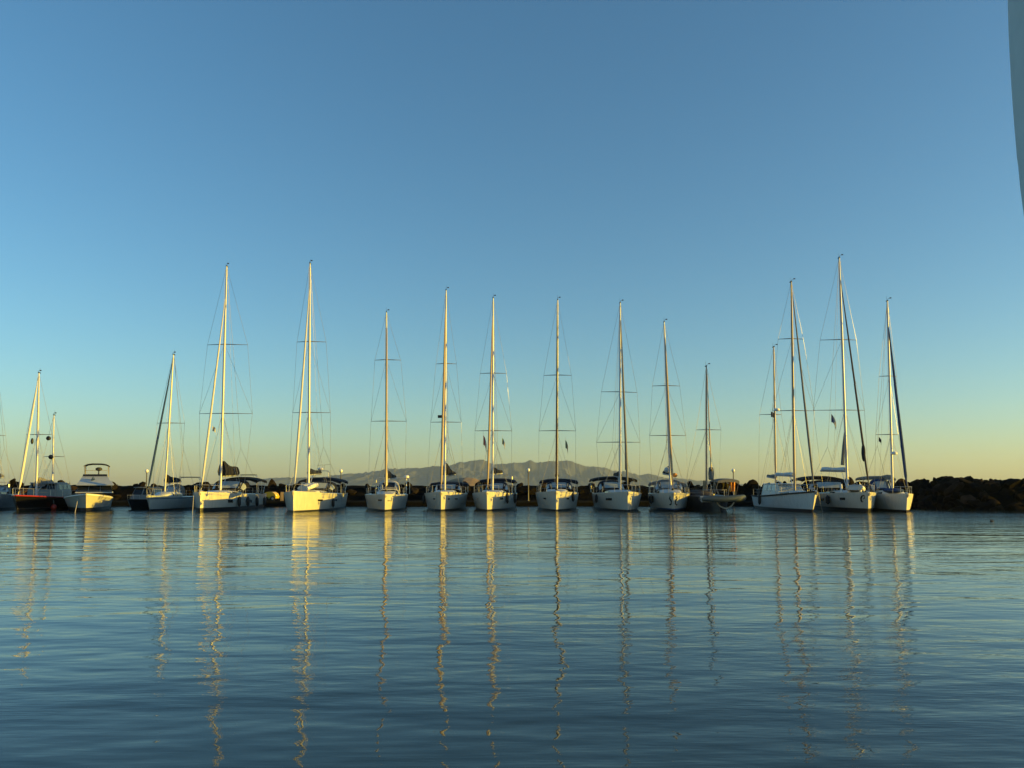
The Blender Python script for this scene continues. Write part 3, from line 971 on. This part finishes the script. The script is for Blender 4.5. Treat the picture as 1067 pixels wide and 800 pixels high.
# ---- 2b small dark motorboat and grey tender between motor cruiser and sloop
b2b = Boat('small_motorboat', 'small dark blue motorboat with a grey windscreen cabin, left of the white sloop', 'motorboats', 'motorboat', (137, 533), (140, 505), 6.5, 2.3, 519.5, rake=.7, fb_aft=.9, flare=.4, fine=2.3, aft=.95, heading=R(-4), D=70.0)
b2b.hull(hull_mat('dark_blue_boat_paint', (.006, .014, .026)))
b2b.rubrail(M_RUBBER, -.03, .05)
cz = b2b.deck(.35)
cb = MB().loft([[(x * w, y, z) for x, y in ((-1, y0), (1, y0), (1, 5.0), (-1, 5.0))] for w, y0, z in ((.95, 1.9, cz - .05), (.9, 2.2, cz + .5), (.8, 2.7, cz + 1.12), (.92, 2.5, cz + 1.14), (.88, 2.55, cz + 1.2))]).build('cabin', M_DGREY, b2b.root)
for sd in (-1, 1):
    MB().sheet([[(sd * .06, 2.175, cz + .5), (sd * .84, 2.175, cz + .5)], [(sd * .06, 2.66, cz + 1.08), (sd * .76, 2.66, cz + 1.08)]], .02).build('windscreen', M_GLASS, cb)
    MB().sheet([[(sd * .915, 2.5, cz + .5), (sd * .825, 2.9, cz + 1.05)], [(sd * .915, 4.7, cz + .5), (sd * .825, 4.7, cz + 1.05)]], .02).build('side_window', M_GLASS, cb)
b2b.rails(q1=.5, n=3, h=.4)

# ---- 3 white sloop with dark furled jib
b3 = Boat('sailing_yacht', 'white sloop with a dark blue furled jib and a thin stripe along its shaded hull', YG, 'yacht', (156.5, 533), (172, 505), 8.6, 2.9, 515.5, rake=.55, ymf=.36, D=66.5)
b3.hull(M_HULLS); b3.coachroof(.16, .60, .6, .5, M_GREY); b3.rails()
b3.mast((172, 507), (180.8, 370), .095); b3.rig([(162, 191, 440)]); b3.jib((180, 376), (154.5, 507), .085, M_BLUEC)
b3.boom(503, L=3.6, cover=M_BLACKC, h0=.8, h1=.3); b3.arch(187, 209, 497, .97, solar=True); b3.anchor()
b3.sprayhood(172, 190, 505, .56, m=M_GREYC)

# ---- 4 big white sloop, black sail bag
b4 = Boat('sailing_yacht', 'big white sloop with a tall black sail bag on its boom', YG, 'yacht', (208.5, 532.8), (230, 505), 13.8, 4.4, 511.5, rake=.12, fb_aft=.82, flare=.16, fine=2.3, aft=.93, D=63.9)
b4.hull(M_HULLD); b4.coachroof(.2, .6, .55, .38); b4.rails(n=6); b4.anchor()
b4.mast((229.8, 507), (236.2, 278), .125); b4.rig([(206.5, 262, 430), (215, 257, 359)])
b4.jib((234.6, 312), (210.2, 506), .085); b4.boom(495.5, L=5.6, cover=M_BLACKC, h0=1.35, h1=.75, wd=.3)
b4.sprayhood(223, 258, 499, .50, 1.9, M_BLACKC); b4.bimini(236, 273, 496.5, .66, .93, M_BLACKC); b4.arch(250, 268, 494.5, .985, solar=True)
for x0, x1 in ((237.5, 242.5), (257.5, 262.5)):
    b4.patch('hull_window', x0, x1, 520, 523, 1, M_GLASS)
for i, px in enumerate((247.5, 256.5, 266, 274)):
    b4.fender(px, 521.5, 1, 'black fender on the sunny-side hull of the big sloop with the black sail bag', FG, r=.15, L=.85)
b4.line(202, 512, 200.5, 533.5, .3, 'mooring line down from the bow of the sloop with the black sail bag')
b4.flag(221.5, 446, 2.8, .25, .4, 'small pale pennant beside the furled jib of the sloop with the black sail bag', M_FLAGW)

# ---- 5 big sunlit sloop
b5 = Boat('sailing_yacht', 'big white sloop with its whole bow in golden sun and a dinghy on the foredeck', YG, 'yacht', (305.5, 532.3), (321.5, 505), 13.5, 4.3, 511, rake=.10, fb_aft=.84, flare=.16, fine=2.3, aft=.93, D=62.8)
b5.hull(M_HULL); b5.coachroof(.2, .6, .55, .36); b5.rails(n=6); b5.anchor()
b5.mast((321.5, 506), (323, 275), .125); b5.rig([(304, 343.5, 429), (308.5, 339, 356)])
b5.jib((322.4, 302), (307, 504.5), .085); b5.boom(494, L=5.2, cover=M_NAVY, h0=.5, h1=.3)
b5.sprayhood(314, 350, 501, .50, 1.9); b5.bimini(316, 359, 497, .64, .92); b5.arch(327, 343, 490, .97)
MB().blob(b5.loc(334, 488, b5.L * .97), (.3, .3, .14)).build('radar_dome', M_WHITEP, b5.root)
mbq = MB(); aq = b5.loc(338, 489, b5.L * .97)
mbq.tube([aq, aq + Vector((0, 0, .55))], .02, 5).tube([aq + Vector((-.7, 0, .42)), aq + Vector((.6, 0, .55))], .015, 5)
mbq.build('antenna', M_WIRE, b5.root)
b5.patch('hull_window', 331, 336, 519.7, 521.5, 1, M_GLASS)
b5.patch('hull_window', 347, 351, 519.5, 521.3, 1, M_GLASS)
dl = b5.M @ Vector((.35, 3.9, b5.deck(.3) + .62))
dinghy('dinghy', 'pale inflatable dinghy lying tilted on the foredeck of the sunlit sloop', dl, R(75), 2.0, 1.2, .19, M_TUBEW, True, 'inflatable dinghies', (0, R(-12)))
b5.fender(345.5, 523, 1, 'small black fender on the side of the sunlit sloop with a dinghy on deck', 'fenders of the sunlit sloop')

# ---- 6 sloop with round pale sprayhood
b6 = Boat('sailing_yacht', 'white sloop with a pale rounded sprayhood and a radar dome on a stern pole', YG, 'yacht', (401, 532.2), (402.5, 505), 12.3, 4.0, 514.2, rake=.25, fb_aft=.95, D=65.4)
b6.hull(M_HULL); b6.coachroof(.2, .6, .5, .4); b6.rails(); b6.anchor()
b6.mast((402.6, 508), (402.6, 326), .12); b6.rig([(386.5, 423.5, 438), (390.5, 417.5, 375)])
b6.jib((403.1, 342), (402, 510), .085, M_TAN); b6.boom(498.5, L=4.6, cover=M_BLACKC, h0=.85, h1=.25, swing=.8)
b6.sprayhood(394, 416.5, 500.5, .36, 1.6, M_CREAM, pm=M_GLASS); b6.arch(392, 427, 497.3, .93)
rp = b6.loc(423.5, 496, b6.L * .95)
MB().lathe(rp + Vector((0, 0, -.15)), [(.05, -1.2), (.05, -.05), (.24, 0), (.27, .12), (.22, .25), (.05, .28)], 14).build('radar_dome', M_WHITEP, b6.root)
b6.patch('hull_window', 394, 398, 519.8, 521, -1, M_GLASS)
b6.fender(421.5, 521.5, 1, 'black fender on the hull of the sloop with the pale rounded sprayhood', 'fenders of the sloop with the pale sprayhood')
b6.stroke('name_lettering', [(403.4, 521.6), (404.2, 520.6), (404.9, 521.5), (405.6, 520.8), (406.3, 521.5), (407, 520.9), (407.8, 521.4), (408.6, 520.8)], .02, 1, M_BLUEC)

# ---- 7 sloop with black triangular sail cover
b7 = Boat('sailing_yacht', 'white sloop whose upright black sail cover stands beside a sunlit furled jib', YG, 'yacht', (459.5, 531.2), (463.4, 505), 12.6, 4.0, 511.5, rake=.2, D=65.9)
b7.hull(M_HULL); b7.coachroof(.2, .6, .55, .38); b7.rails(); b7.anchor()
b7.mast((463.4, 507), (464.8, 303), .115); b7.rig([(448.5, 480.5, 439), (454, 475.5, 379)])
b7.jib((464.3, 322), (459.6, 509), .10, M_TAN); b7.boom(495, L=4.4, cover=M_BLACKC, h0=1.25, h1=.3, wd=.25, swing=.7)
b7.sprayhood(453, 481, 502.5, .5); b7.bimini(449, 488, 501.5, .66, .9, M_NAVY, arch=.15)
for a_, c_, sd in ((451, 453.5, -1), (466.5, 468.5, 1), (474, 477, 1)):
    b7.patch('hull_window', a_, c_, 518.6, 519.8, sd, M_GLASS)
MB().box(b7.mpt(433.5) + Vector((-.42, -.1, 0)), (.5, .3, .24)).build('radar_bracket', M_RUBBER, b7.root)
b7.line(455, 514, 452, 531.5, .2, 'mooring line from the bow of the sloop with the upright black sail cover')
b7.fender(443.6, 519, -1, 'black fender at the shaded side of the sloop with the upright sail cover', 'fenders of the sloop with the upright sail cover')

# ---- 8 sloop with two fenders and high bimini
b8 = Boat('sailing_yacht', 'white sloop with a red-brown furled jib beside its mast and two flags aloft', YG, 'yacht', (507.5, 531), (513.2, 505), 12.6, 4.1, 511.5, rake=.2, D=65.9)
b8.hull(M_HULL); b8.coachroof(.2, .6, .55, .38); b8.rails(); b8.anchor()
b8.mast((513.2, 507), (513.9, 311), .115); b8.rig([(494.5, 533, 448), (500, 527.5, 389)])
b8.jib((513.4, 330), (508, 508), .085, M_TAN); b8.boom(493.5, L=4.6, cover=M_BLACKC, h0=.6, h1=.3, swing=.5)
b8.sprayhood(506, 530, 501.5, .5); b8.bimini(500, 537.5, 498, .66, .92, M_NAVY, arch=.2); b8.arch(514, 534, 494, .985)
b8.patch('hull_window', 497, 499.5, 518.2, 519.6, -1, M_GLASS)
b8.patch('hull_window', 521, 524.5, 518.2, 519.6, 1, M_GLASS)
for px in (527, 535):
    b8.fender(px, 518, 1, 'long black fender on the right side of the sloop with the two flags', 'pair of long black fenders on the sloop with two flags', L=.9)
b8.flag(503.8, 458, b8.ym, .28, .85, 'reddish flag hanging left of the mast under the spreader', M_FLAGR, M_FLAGW, .6)
b8.flag(523.4, 459, b8.ym, .25, .55, 'green and white flag under the same spreader as the reddish flag', M_FLAGG, M_FLAGW, .6)

# ---- 9 centre-right sloop with plain bow
b9 = Boat('sailing_yacht', 'white sloop pointing straight out with a navy bimini, right of the pontoon globe lamp', YG, 'yacht', (579.5, 531), (580.2, 505), 12.8, 4.1, 511, rake=.2, fb_aft=.9, D=65.7)
b9.hull(M_HULL); b9.coachroof(.2, .6, .55, .38); b9.rails(); b9.anchor()
b9.mast((580.2, 507), (581, 313), .125); b9.rig([(561.5, 600, 448), (566.5, 595.5, 391)])
b9.jib((580.7, 330), (579.8, 509), .08, M_BROWNC); b9.boom(497, L=4.6, cover=M_NAVY, h0=.5, h1=.3)
b9.sprayhood(569, 596, 500.5, .5); b9.bimini(562.5, 602, 498.3, .66, .92, M_NAVY, arch=.22)
b9.patch('hull_window', 566.5, 569, 518, 519.4, -1, M_GLASS); b9.patch('hull_window', 590.5, 593, 518.3, 519.6, 1, M_GLASS)
b9.fender(563, 517.5, -1, 'black fender on the shaded left side of the straight-pointing sloop right of the lamp', 'fenders of the straight-pointing sloop')
b9.fender(595.5, 517, 1, 'black fender on the right bow of the straight-pointing sloop right of the lamp', 'fenders of the straight-pointing sloop')
b9.flag(589.3, 462, b9.ym, .22, .7, 'dark green and yellow flag below the right spreader of the straight-pointing sloop', M_FLAGG, M_TAN, .5)

# ---- 10 sloop with bow turned right
b10 = Boat('sailing_yacht', 'white sloop with a wide black bimini and one dark window on its broad left side', YG, 'yacht', (654, 531.2), (646, 505), 12.8, 4.3, 511.5, rake=.15, fb_aft=.88, D=65.0)
b10.hull(M_HULL); b10.coachroof(.2, .6, .55, .38); b10.rails(); b10.anchor()
b10.mast((646.2, 507), (646.2, 316), .115, M_MAST); b10.rig([(622, 667.5, 460, 0), (627, 664.5, 407.5, .4)])
b10.jib((646.8, 334), (654, 508), .09, M_GREYC); b10.boom(496.5, L=4.6, cover=M_BLACKC, h0=.5, h1=.3)
b10.sprayhood(623, 650, 500, .5); b10.bimini(615.5, 661, 496, .62, .92, M_BLACKC, arch=.25)
b10.patch('hull_window', 631.5, 637.5, 518.3, 520.6, -1, M_GLASS)
b10.patch('hull_window', 662, 665, 518.3, 520.6, 1, M_GLASS)
b10.fender(623, 518.5, -1, 'black fender on the broad left side of the sloop with the wide black bimini', 'fenders of the sloop with the wide bimini')
fb_ = b10.mpt(488)
b10.flag(651.2, 478, 2.2, .28, 1.7, 'small dark sail rag hanging at the forestay of the sloop with the wide bimini', M_NAVY, None, .9)

# ---- 11 sloop with curled black emblems on the bow
b11 = Boat('sailing_yacht', 'white sloop with two curled black emblems on its bow', YG, 'yacht', (702, 531.3), (698.3, 505), 11.6, 3.8, 512.5, rake=.2, fb_aft=.92, D=65.1)
b11.hull(M_HULLB); b11.coachroof(.2, .6, .6, .45); b11.rails(); b11.anchor()
b11.mast((698.8, 507), (692, 336), .115); b11.rig([(677, 715, 453), (680, 708.5, 401)])
b11.jib((693, 352), (701, 509), .09, M_TAN); b11.boom(494, L=4.2, cover=M_BLACKC, h0=.9, h1=.3, swing=-.4)
b11.sprayhood(682, 711, 499.5, .46, 1.7, M_GREYC); b11.bimini(676, 714, 500.3, .68, .9, M_GREYC, arch=.25)
MB().blob(b11.loc(695, 489, b11.ym + .3), (.26, .26, .26)).build('radar_dome', M_GREY, b11.root)
MB().blob(b11.loc(703, 494.5, b11.ym + .5), (.26, .3, .2)).build('liferaft_bag', M_ORANGE, b11.root)
for cx0, sd, k in ((698.8, -1, 1), (704.5, 1, -1)):
    b11.stroke('emblem', [(cx0 - .9 * k, 516), (cx0 - .3 * k, 517.2), (cx0 - .8 * k, 518.8), (cx0 + .3 * k, 520.4), (cx0 + 1.1 * k, 522), (cx0 + .9 * k, 524), (cx0 - .2 * k, 525.4), (cx0 - 1.0 * k, 524.8)], [.03, .06, .075, .07, .065, .06, .05, .03], sd, M_BLACKC)
b11.fender(681, 519, -1, 'black fender on the left side of the sloop with curled emblems on its bow', 'fenders of the sloop with bow emblems', r=.2)

# ---- 12 dark boat with inflatable across its stern
b12 = Boat('sailing_yacht', 'dark-hulled sailing boat with orange cloth and an inflatable slung across its near end', YG, 'yacht', (750, 531.6), (736.5, 505), 10.5, 3.6, 517, rake=.1, fb_aft=1.15, fine=3.2, aft=.6, flare=.05, ymf=.5, heading=R(-2), D=64.7)
b12.hull(M_NAVYH, 'hull'); b12.coachroof(.35, .7, .55, .45, M_BROWNC); b12.rails(q1=.8, n=4, h=.6)
b12.mast((736.2, 504), (736, 382), .105, M_MASTD); b12.rig([(726.5, 752.5, 447)], back=False)
b12.jib((736.8, 390), (741, 489), .05, M_TAN)
b12.bimini(743.5, 766, 498.2, .10, .32, M_GREYC, arch=.12)
sc = b12.loc(741, 493, 2.2)
MB().lathe(sc + Vector((0, 0, -.55)), [(.15, 0), (.24, .1), (.26, .6), (.2, 1.05), (.08, 1.15)], 12).build('sail_bag', M_GREYC, b12.root)
for (xa, xb, ya, yb, yl, m_) in ((759.3, 766, 500.5, 512, 1.9, M_ORANGE), (732.5, 736, 500, 511, 2.0, M_TAN)):
    g = []
    for i in range(7):
        px = xa + (xb - xa) * i / 6
        dy = .10 * math.sin(i * 2.3)
        g.append([b12.loc(px, ya, yl) + Vector((0, dy * .3, 0)), b12.loc(px, (ya + yb) / 2, yl) + Vector((0, dy, 0)), b12.loc(px - .4, yb - (i % 2), yl) + Vector((0, dy * 1.4, 0))])
    MB().sheet(g, .02).build('side_curtain', m_, b12.root)
for (px, py, d) in ((750, 505, (.45, .4, .55)), (756, 506, (.25, .3, .35))):
    MB().blob(b12.loc(px, py, 2.5), d, 10, 7).build('cockpit_cover', M_BLACKC, b12.root)
mbd = MB()
for px in (741, 760):
    a = b12.loc(px, 513, .8); c = b12.loc(px, 507.5, -.5)
    mbd.tube([a + Vector((0, .4, -.3)), a + Vector((0, 0, .5)), c + Vector((0, -.15, .1))], .035, 6)
mbd.build('davit', M_STEEL, b12.root)
dw = b12.M @ (b12.loc(752, 519.3, -1.0))
dinghy('inflatable_dinghy', 'grey inflatable dinghy slung crosswise at the near end of the dark-hulled boat', dw, R(-2), 3.5, 1.5, .27, M_TUBE, False, 'inflatable dinghies')
cw = [b12.loc(747 + 18 * i / 8, 522.7 + 6.3 * math.sin(math.pi * i / 8) ** .7, -.25) for i in range(9)]
MB().tube(cw, .055, 6).build('hanging_hose', M_ROPE, b12.root)

# ---- 13 ketch with long white hull
b13 = Boat('ketch', 'white ketch motorsailer with a dark sheer line, a pilothouse and two masts', YG, 'yacht', (846.5, 532.6), (828, 505), 12.6, 3.9, 511, rake=.85, fb_aft=.72, fine=1.9, flare=.32, aft=.72, ymf=.34, D=63.0)
b13.hull(hull_mat('ketch_white_paint', (.66, .65, .62), bottom=(.03, .02, .018), z0=.22, z1=.23)); b13.rubrail(M_BROWNC, dz=-.05, r=.075); b13.rails(n=6); b13.anchor()
b13.mast((828, 506), (824.4, 294), .12, M_MASTD); b13.rig([(806, 850, 427), (812, 838.5, 353)], back=False)
b13.jib((825.6, 305), (848, 506), .085, M_GREYC); b13.boom(495.5, L=3.8, cover=M_GREY, h0=.28, h1=.2, wd=.15, swing=-.5)
ym2 = b13.L * .74
b13.mast((808.5, 505), (806.2, 362), .095, M_MASTD, name='mizzen_mast', yl=ym2)
b13.rig([(792.5, 815.5, 431)], yl=ym2, back=False)
b13.boom(497.5, L=2.6, cover=M_GREYC, h0=.3, h1=.2, wd=.15)
rr_ = b13.loc(809.5, 426.5, ym2 - .4)
MB().lathe(rr_, [(.05, -.12), (.26, -.08), (.28, .05), (.2, .14), (.04, .16)], 14).build('radar_dome', M_WHITEP, b13.root)
cz = b13.deck(.45)
ph = MB().loft([[(x * w, b13.L * y, z) for x, y in ((-1, y0), (1, y0), (1, y1), (-1, y1))] for w, y0, y1, z in ((1.15, .40, .84, cz - .1), (1.1, .42, .83, cz + .35), (.98, .47, .82, cz + .95), (1.05, .45, .83, cz + .97), (1.0, .46, .82, cz + 1.05))]).build('pilothouse', M_GEL, b13.root)
for x0, x1 in ((-1.0, -.38), (-.3, .3), (.38, 1.0)):
    MB().sheet([[(x0, b13.L * .424 - .03, cz + .4), (x1, b13.L * .424 - .03, cz + .4)], [(x0 * .92, b13.L * .466 - .03, cz + .88), (x1 * .92, b13.L * .466 - .03, cz + .88)]], .02).build('window', M_VINYL, ph)
for sd in (-1, 1):
    for y0, y1 in ((.49, .58), (.60, .69), (.71, .80)):
        MB().sheet([[(sd * 1.105, b13.L * y0, cz + .4), (sd * 1.01, b13.L * y0, cz + .88)], [(sd * 1.105, b13.L * y1, cz + .4), (sd * 1.01, b13.L * y1, cz + .88)]], .02).build('window', M_VINYL, ph)
b13.coachroof(.16, .42, .55, .35)
b13.fender(793, 519.5, -1, 'narrow black fender hanging near the stern of the white ketch motorsailer', 'fenders of the white ketch', L=.9)
b13.line(853, 513, 857, 532.5, -.2, 'mooring line from the bow of the white ketch motorsailer')
b13.flag(803.5, 431, ym2, .35, .5, 'small dark pennant under the mizzen spreader of the white ketch', M_NAVY)

# ---- 14 big white sloop with curl emblem
b14 = Boat('sailing_yacht', 'big white sloop with a round curl emblem on its bow and a long black bimini', YG, 'yacht', (904.5, 532.8), (883, 505), 14.2, 4.5, 512, rake=.22, fb_aft=.90, flare=.16, fine=2.3, aft=.93, D=62.9)
b14.hull(M_HULLD); b14.coachroof(.22, .6, .55, .34); b14.rails(n=6); b14.anchor()
b14.mast((883, 507), (874.4, 269), .125); b14.rig([(848.5, 902, 426.5), (855.5, 893.5, 354)])
b14.jib((875.8, 292), (905, 504), .08, M_BROWNC); b14.boom(490.5, L=5.0, cover=M_GREY, h0=.32, h1=.3, wd=.2, swing=-1.0)
MB().blob(b14.loc(899.7, 471, 1.0), (.17, .17, .75), 10, 8).build('jib_sock', M_NAVY, b14.root)
MB().tube([b14.mpt(484) + Vector((-.35, 0, 0)), b14.mpt(466) + Vector((-.22, 0, 0)), b14.mpt(450) + Vector((-.1, 0, 0))], [.16, .12, .04], 8).build('staysail_bundle', M_GREYC, b14.root)
b14.sprayhood(842, 884, 500, .46, 1.9, M_BLACKC); b14.bimini(830, 872, 495.5, .58, .94, M_BLACKC)
b14.patch('hull_window', 875.3, 880.5, 517.8, 520.3, -1, M_GLASS); b14.patch('hull_window', 854, 858.5, 518.6, 521.2, -1, M_GLASS)
b14.fender(865, 519.5, -1, 'wide black fender on the hull of the big sloop with the curl emblem', 'fenders of the sloop with the curl emblem', r=.2)
b14.stroke('emblem', [(901.3, 516.6), (899.9, 515.6), (898.2, 516.3), (897.2, 518.4), (897.3, 520.6), (898.5, 522.3), (899.8, 522)], [.02, .05, .06, .075, .07, .05, .02], -1, M_BLACKC)
b14.stroke('emblem', [(900.9, 517.2), (900.6, 518.9), (899.4, 519.3)], [.02, .045, .02], -1, M_BLACKC)
dl = b14.M @ Vector((-.1, 2.9, b14.deck(.2) + .38))
dinghy('dinghy', 'grey and white inflatable dinghy upside down on the foredeck behind the curl emblem', dl, R(62), 2.7, 1.5, .2, M_TUBEW, True, 'inflatable dinghies', (0, R(6)))
for px, nm in ((876.8, 'left'), (896.6, 'right')):
    c = b14.loc(px, 512, 2.0 if px > 880 else 4.0)
    MB().lathe(c + Vector((0, 0, -.1)), [(.03, 0), (.085, .05), (.085, .72), (.03, .8)], 10).build('deck_fender_rack', M_WHITEP, b14.root)
b14.flag(866.3, 435, b14.ym, .42, .7, 'dark blue and white flag under the left spreader of the sloop with the curl emblem', M_FLAGB, M_FLAGW, .7)

# ---- 15 last sloop, blue furled jib
b15 = Boat('sailing_yacht', 'white sloop with a bright blue furled jib, last in the row before the bare rocks', YG, 'yacht', (944.3, 532.3), (929.8, 505), 10.8, 3.5, 513.5, rake=.5, fb_aft=.95, fine=1.9, ymf=.38, D=63.2)
b15.hull(hull_mat('last_sloop_paint', (.66, .63, .57), bottom=(.03, .02, .02), z0=.16, z1=.17)); b15.coachroof(.2, .6, .58, .42); b15.rails(); b15.anchor()
b15.mast((930, 507), (924.6, 314), .11); b15.rig([(913.5, 937, 452), (917, 935.5, 392)])
b15.jib((925.4, 338), (945, 506), .115, M_BLUEC); b15.boom(499, L=3.8, cover=M_GREYC, h0=.4, h1=.25)
b15.bimini(896, 928, 495.6, .62, .92, M_GREYC, arch=.12); b15.sprayhood(907, 926, 499, .5, 1.5, M_BLUEC)
rr_ = b15.mpt(472) + Vector((.12, -.3, 0))
MB().lathe(rr_, [(.05, -.12), (.27, -.08), (.29, .05), (.2, .15), (.04, .17)], 14).build('radar_dome', M_WHITEP, b15.root)
cc = b15.loc(931, 510.5, 2.6)
MB().blob(cc, (.85, .9, .22), 12, 8).build('deck_cover', M_BLUEC, b15.root)
b15.flag(915.8, 457, b15.ym, .2, .4, 'small dark flag below the left spreader of the last sloop with the blue jib', M_NAVY, None, .5)

# ---- small black water bird
p = ground(1033.5, 543)
bd = empty('water_bird', p, R(20), label='tiny black water bird floating in front of the bare rocks', cat='bird')
mbb = MB().blob((0, 0, .05), (.19, .10, .09), 12, 8)
mbb.tube([(-.13, 0, .08), (-.16, 0, .17), (-.19, 0, .21)], [.045, .03, .035], 8).blob((-.2, 0, .22), (.045, .035, .035), 8, 6)
mbb.tube([(-.23, 0, .22), (-.28, 0, .21)], [.016, .004], 6).tube([(.15, 0, .07), (.24, 0, .10)], [.05, .012], 6)
mbb.build('body', M_BLACKC, bd)
bd.scale = (.7, .7, .7)

# ---- grey awning flap close by, upper right
AY = 2.4
def aw(px, py, y=AY):
    return at(px, py, y)
edge = [(1052, -60), (1053.4, 0), (1054.2, 30), (1055.6, 60), (1057.6, 95), (1060.2, 130), (1063.2, 165), (1066.4, 195), (1070, 222), (1076, 262), (1088, 300), (1105, 330)]
og = aw(1150, 60, AY - .75)
awn = empty('awning', (og.x, og.y, 0), label='grey blue awning flap with a curved edge hanging at the upper right corner', cat='awning')
g = []
for i, (px, py) in enumerate(edge):
    row = []
    for j in range(7):
        f = j / 6
        q = aw(px + (1150 - px) * f, py, AY - .75 * f)
        q.y += -.02 * math.sin(i * .5 + f * 3) * f
        row.append(Vector((q.x - og.x, q.y - og.y, q.z)))
    g.append(row)
MB().sheet(g, .015).build('cloth', M_AWN, awn)
MB().tube([r_[0] for r_ in g], .009, 8).build('hem', M_AWN, awn)
MB().tube([r_[0].lerp(r_[1], .55) + Vector((0, -.006, 0)) for r_ in g], .004, 6).build('seam', M_GREYC, awn)
MB().tube([(.02, .0, -1.0), (.02, 0, 5.2)], .035, 12).build('pole', M_STEEL, awn)
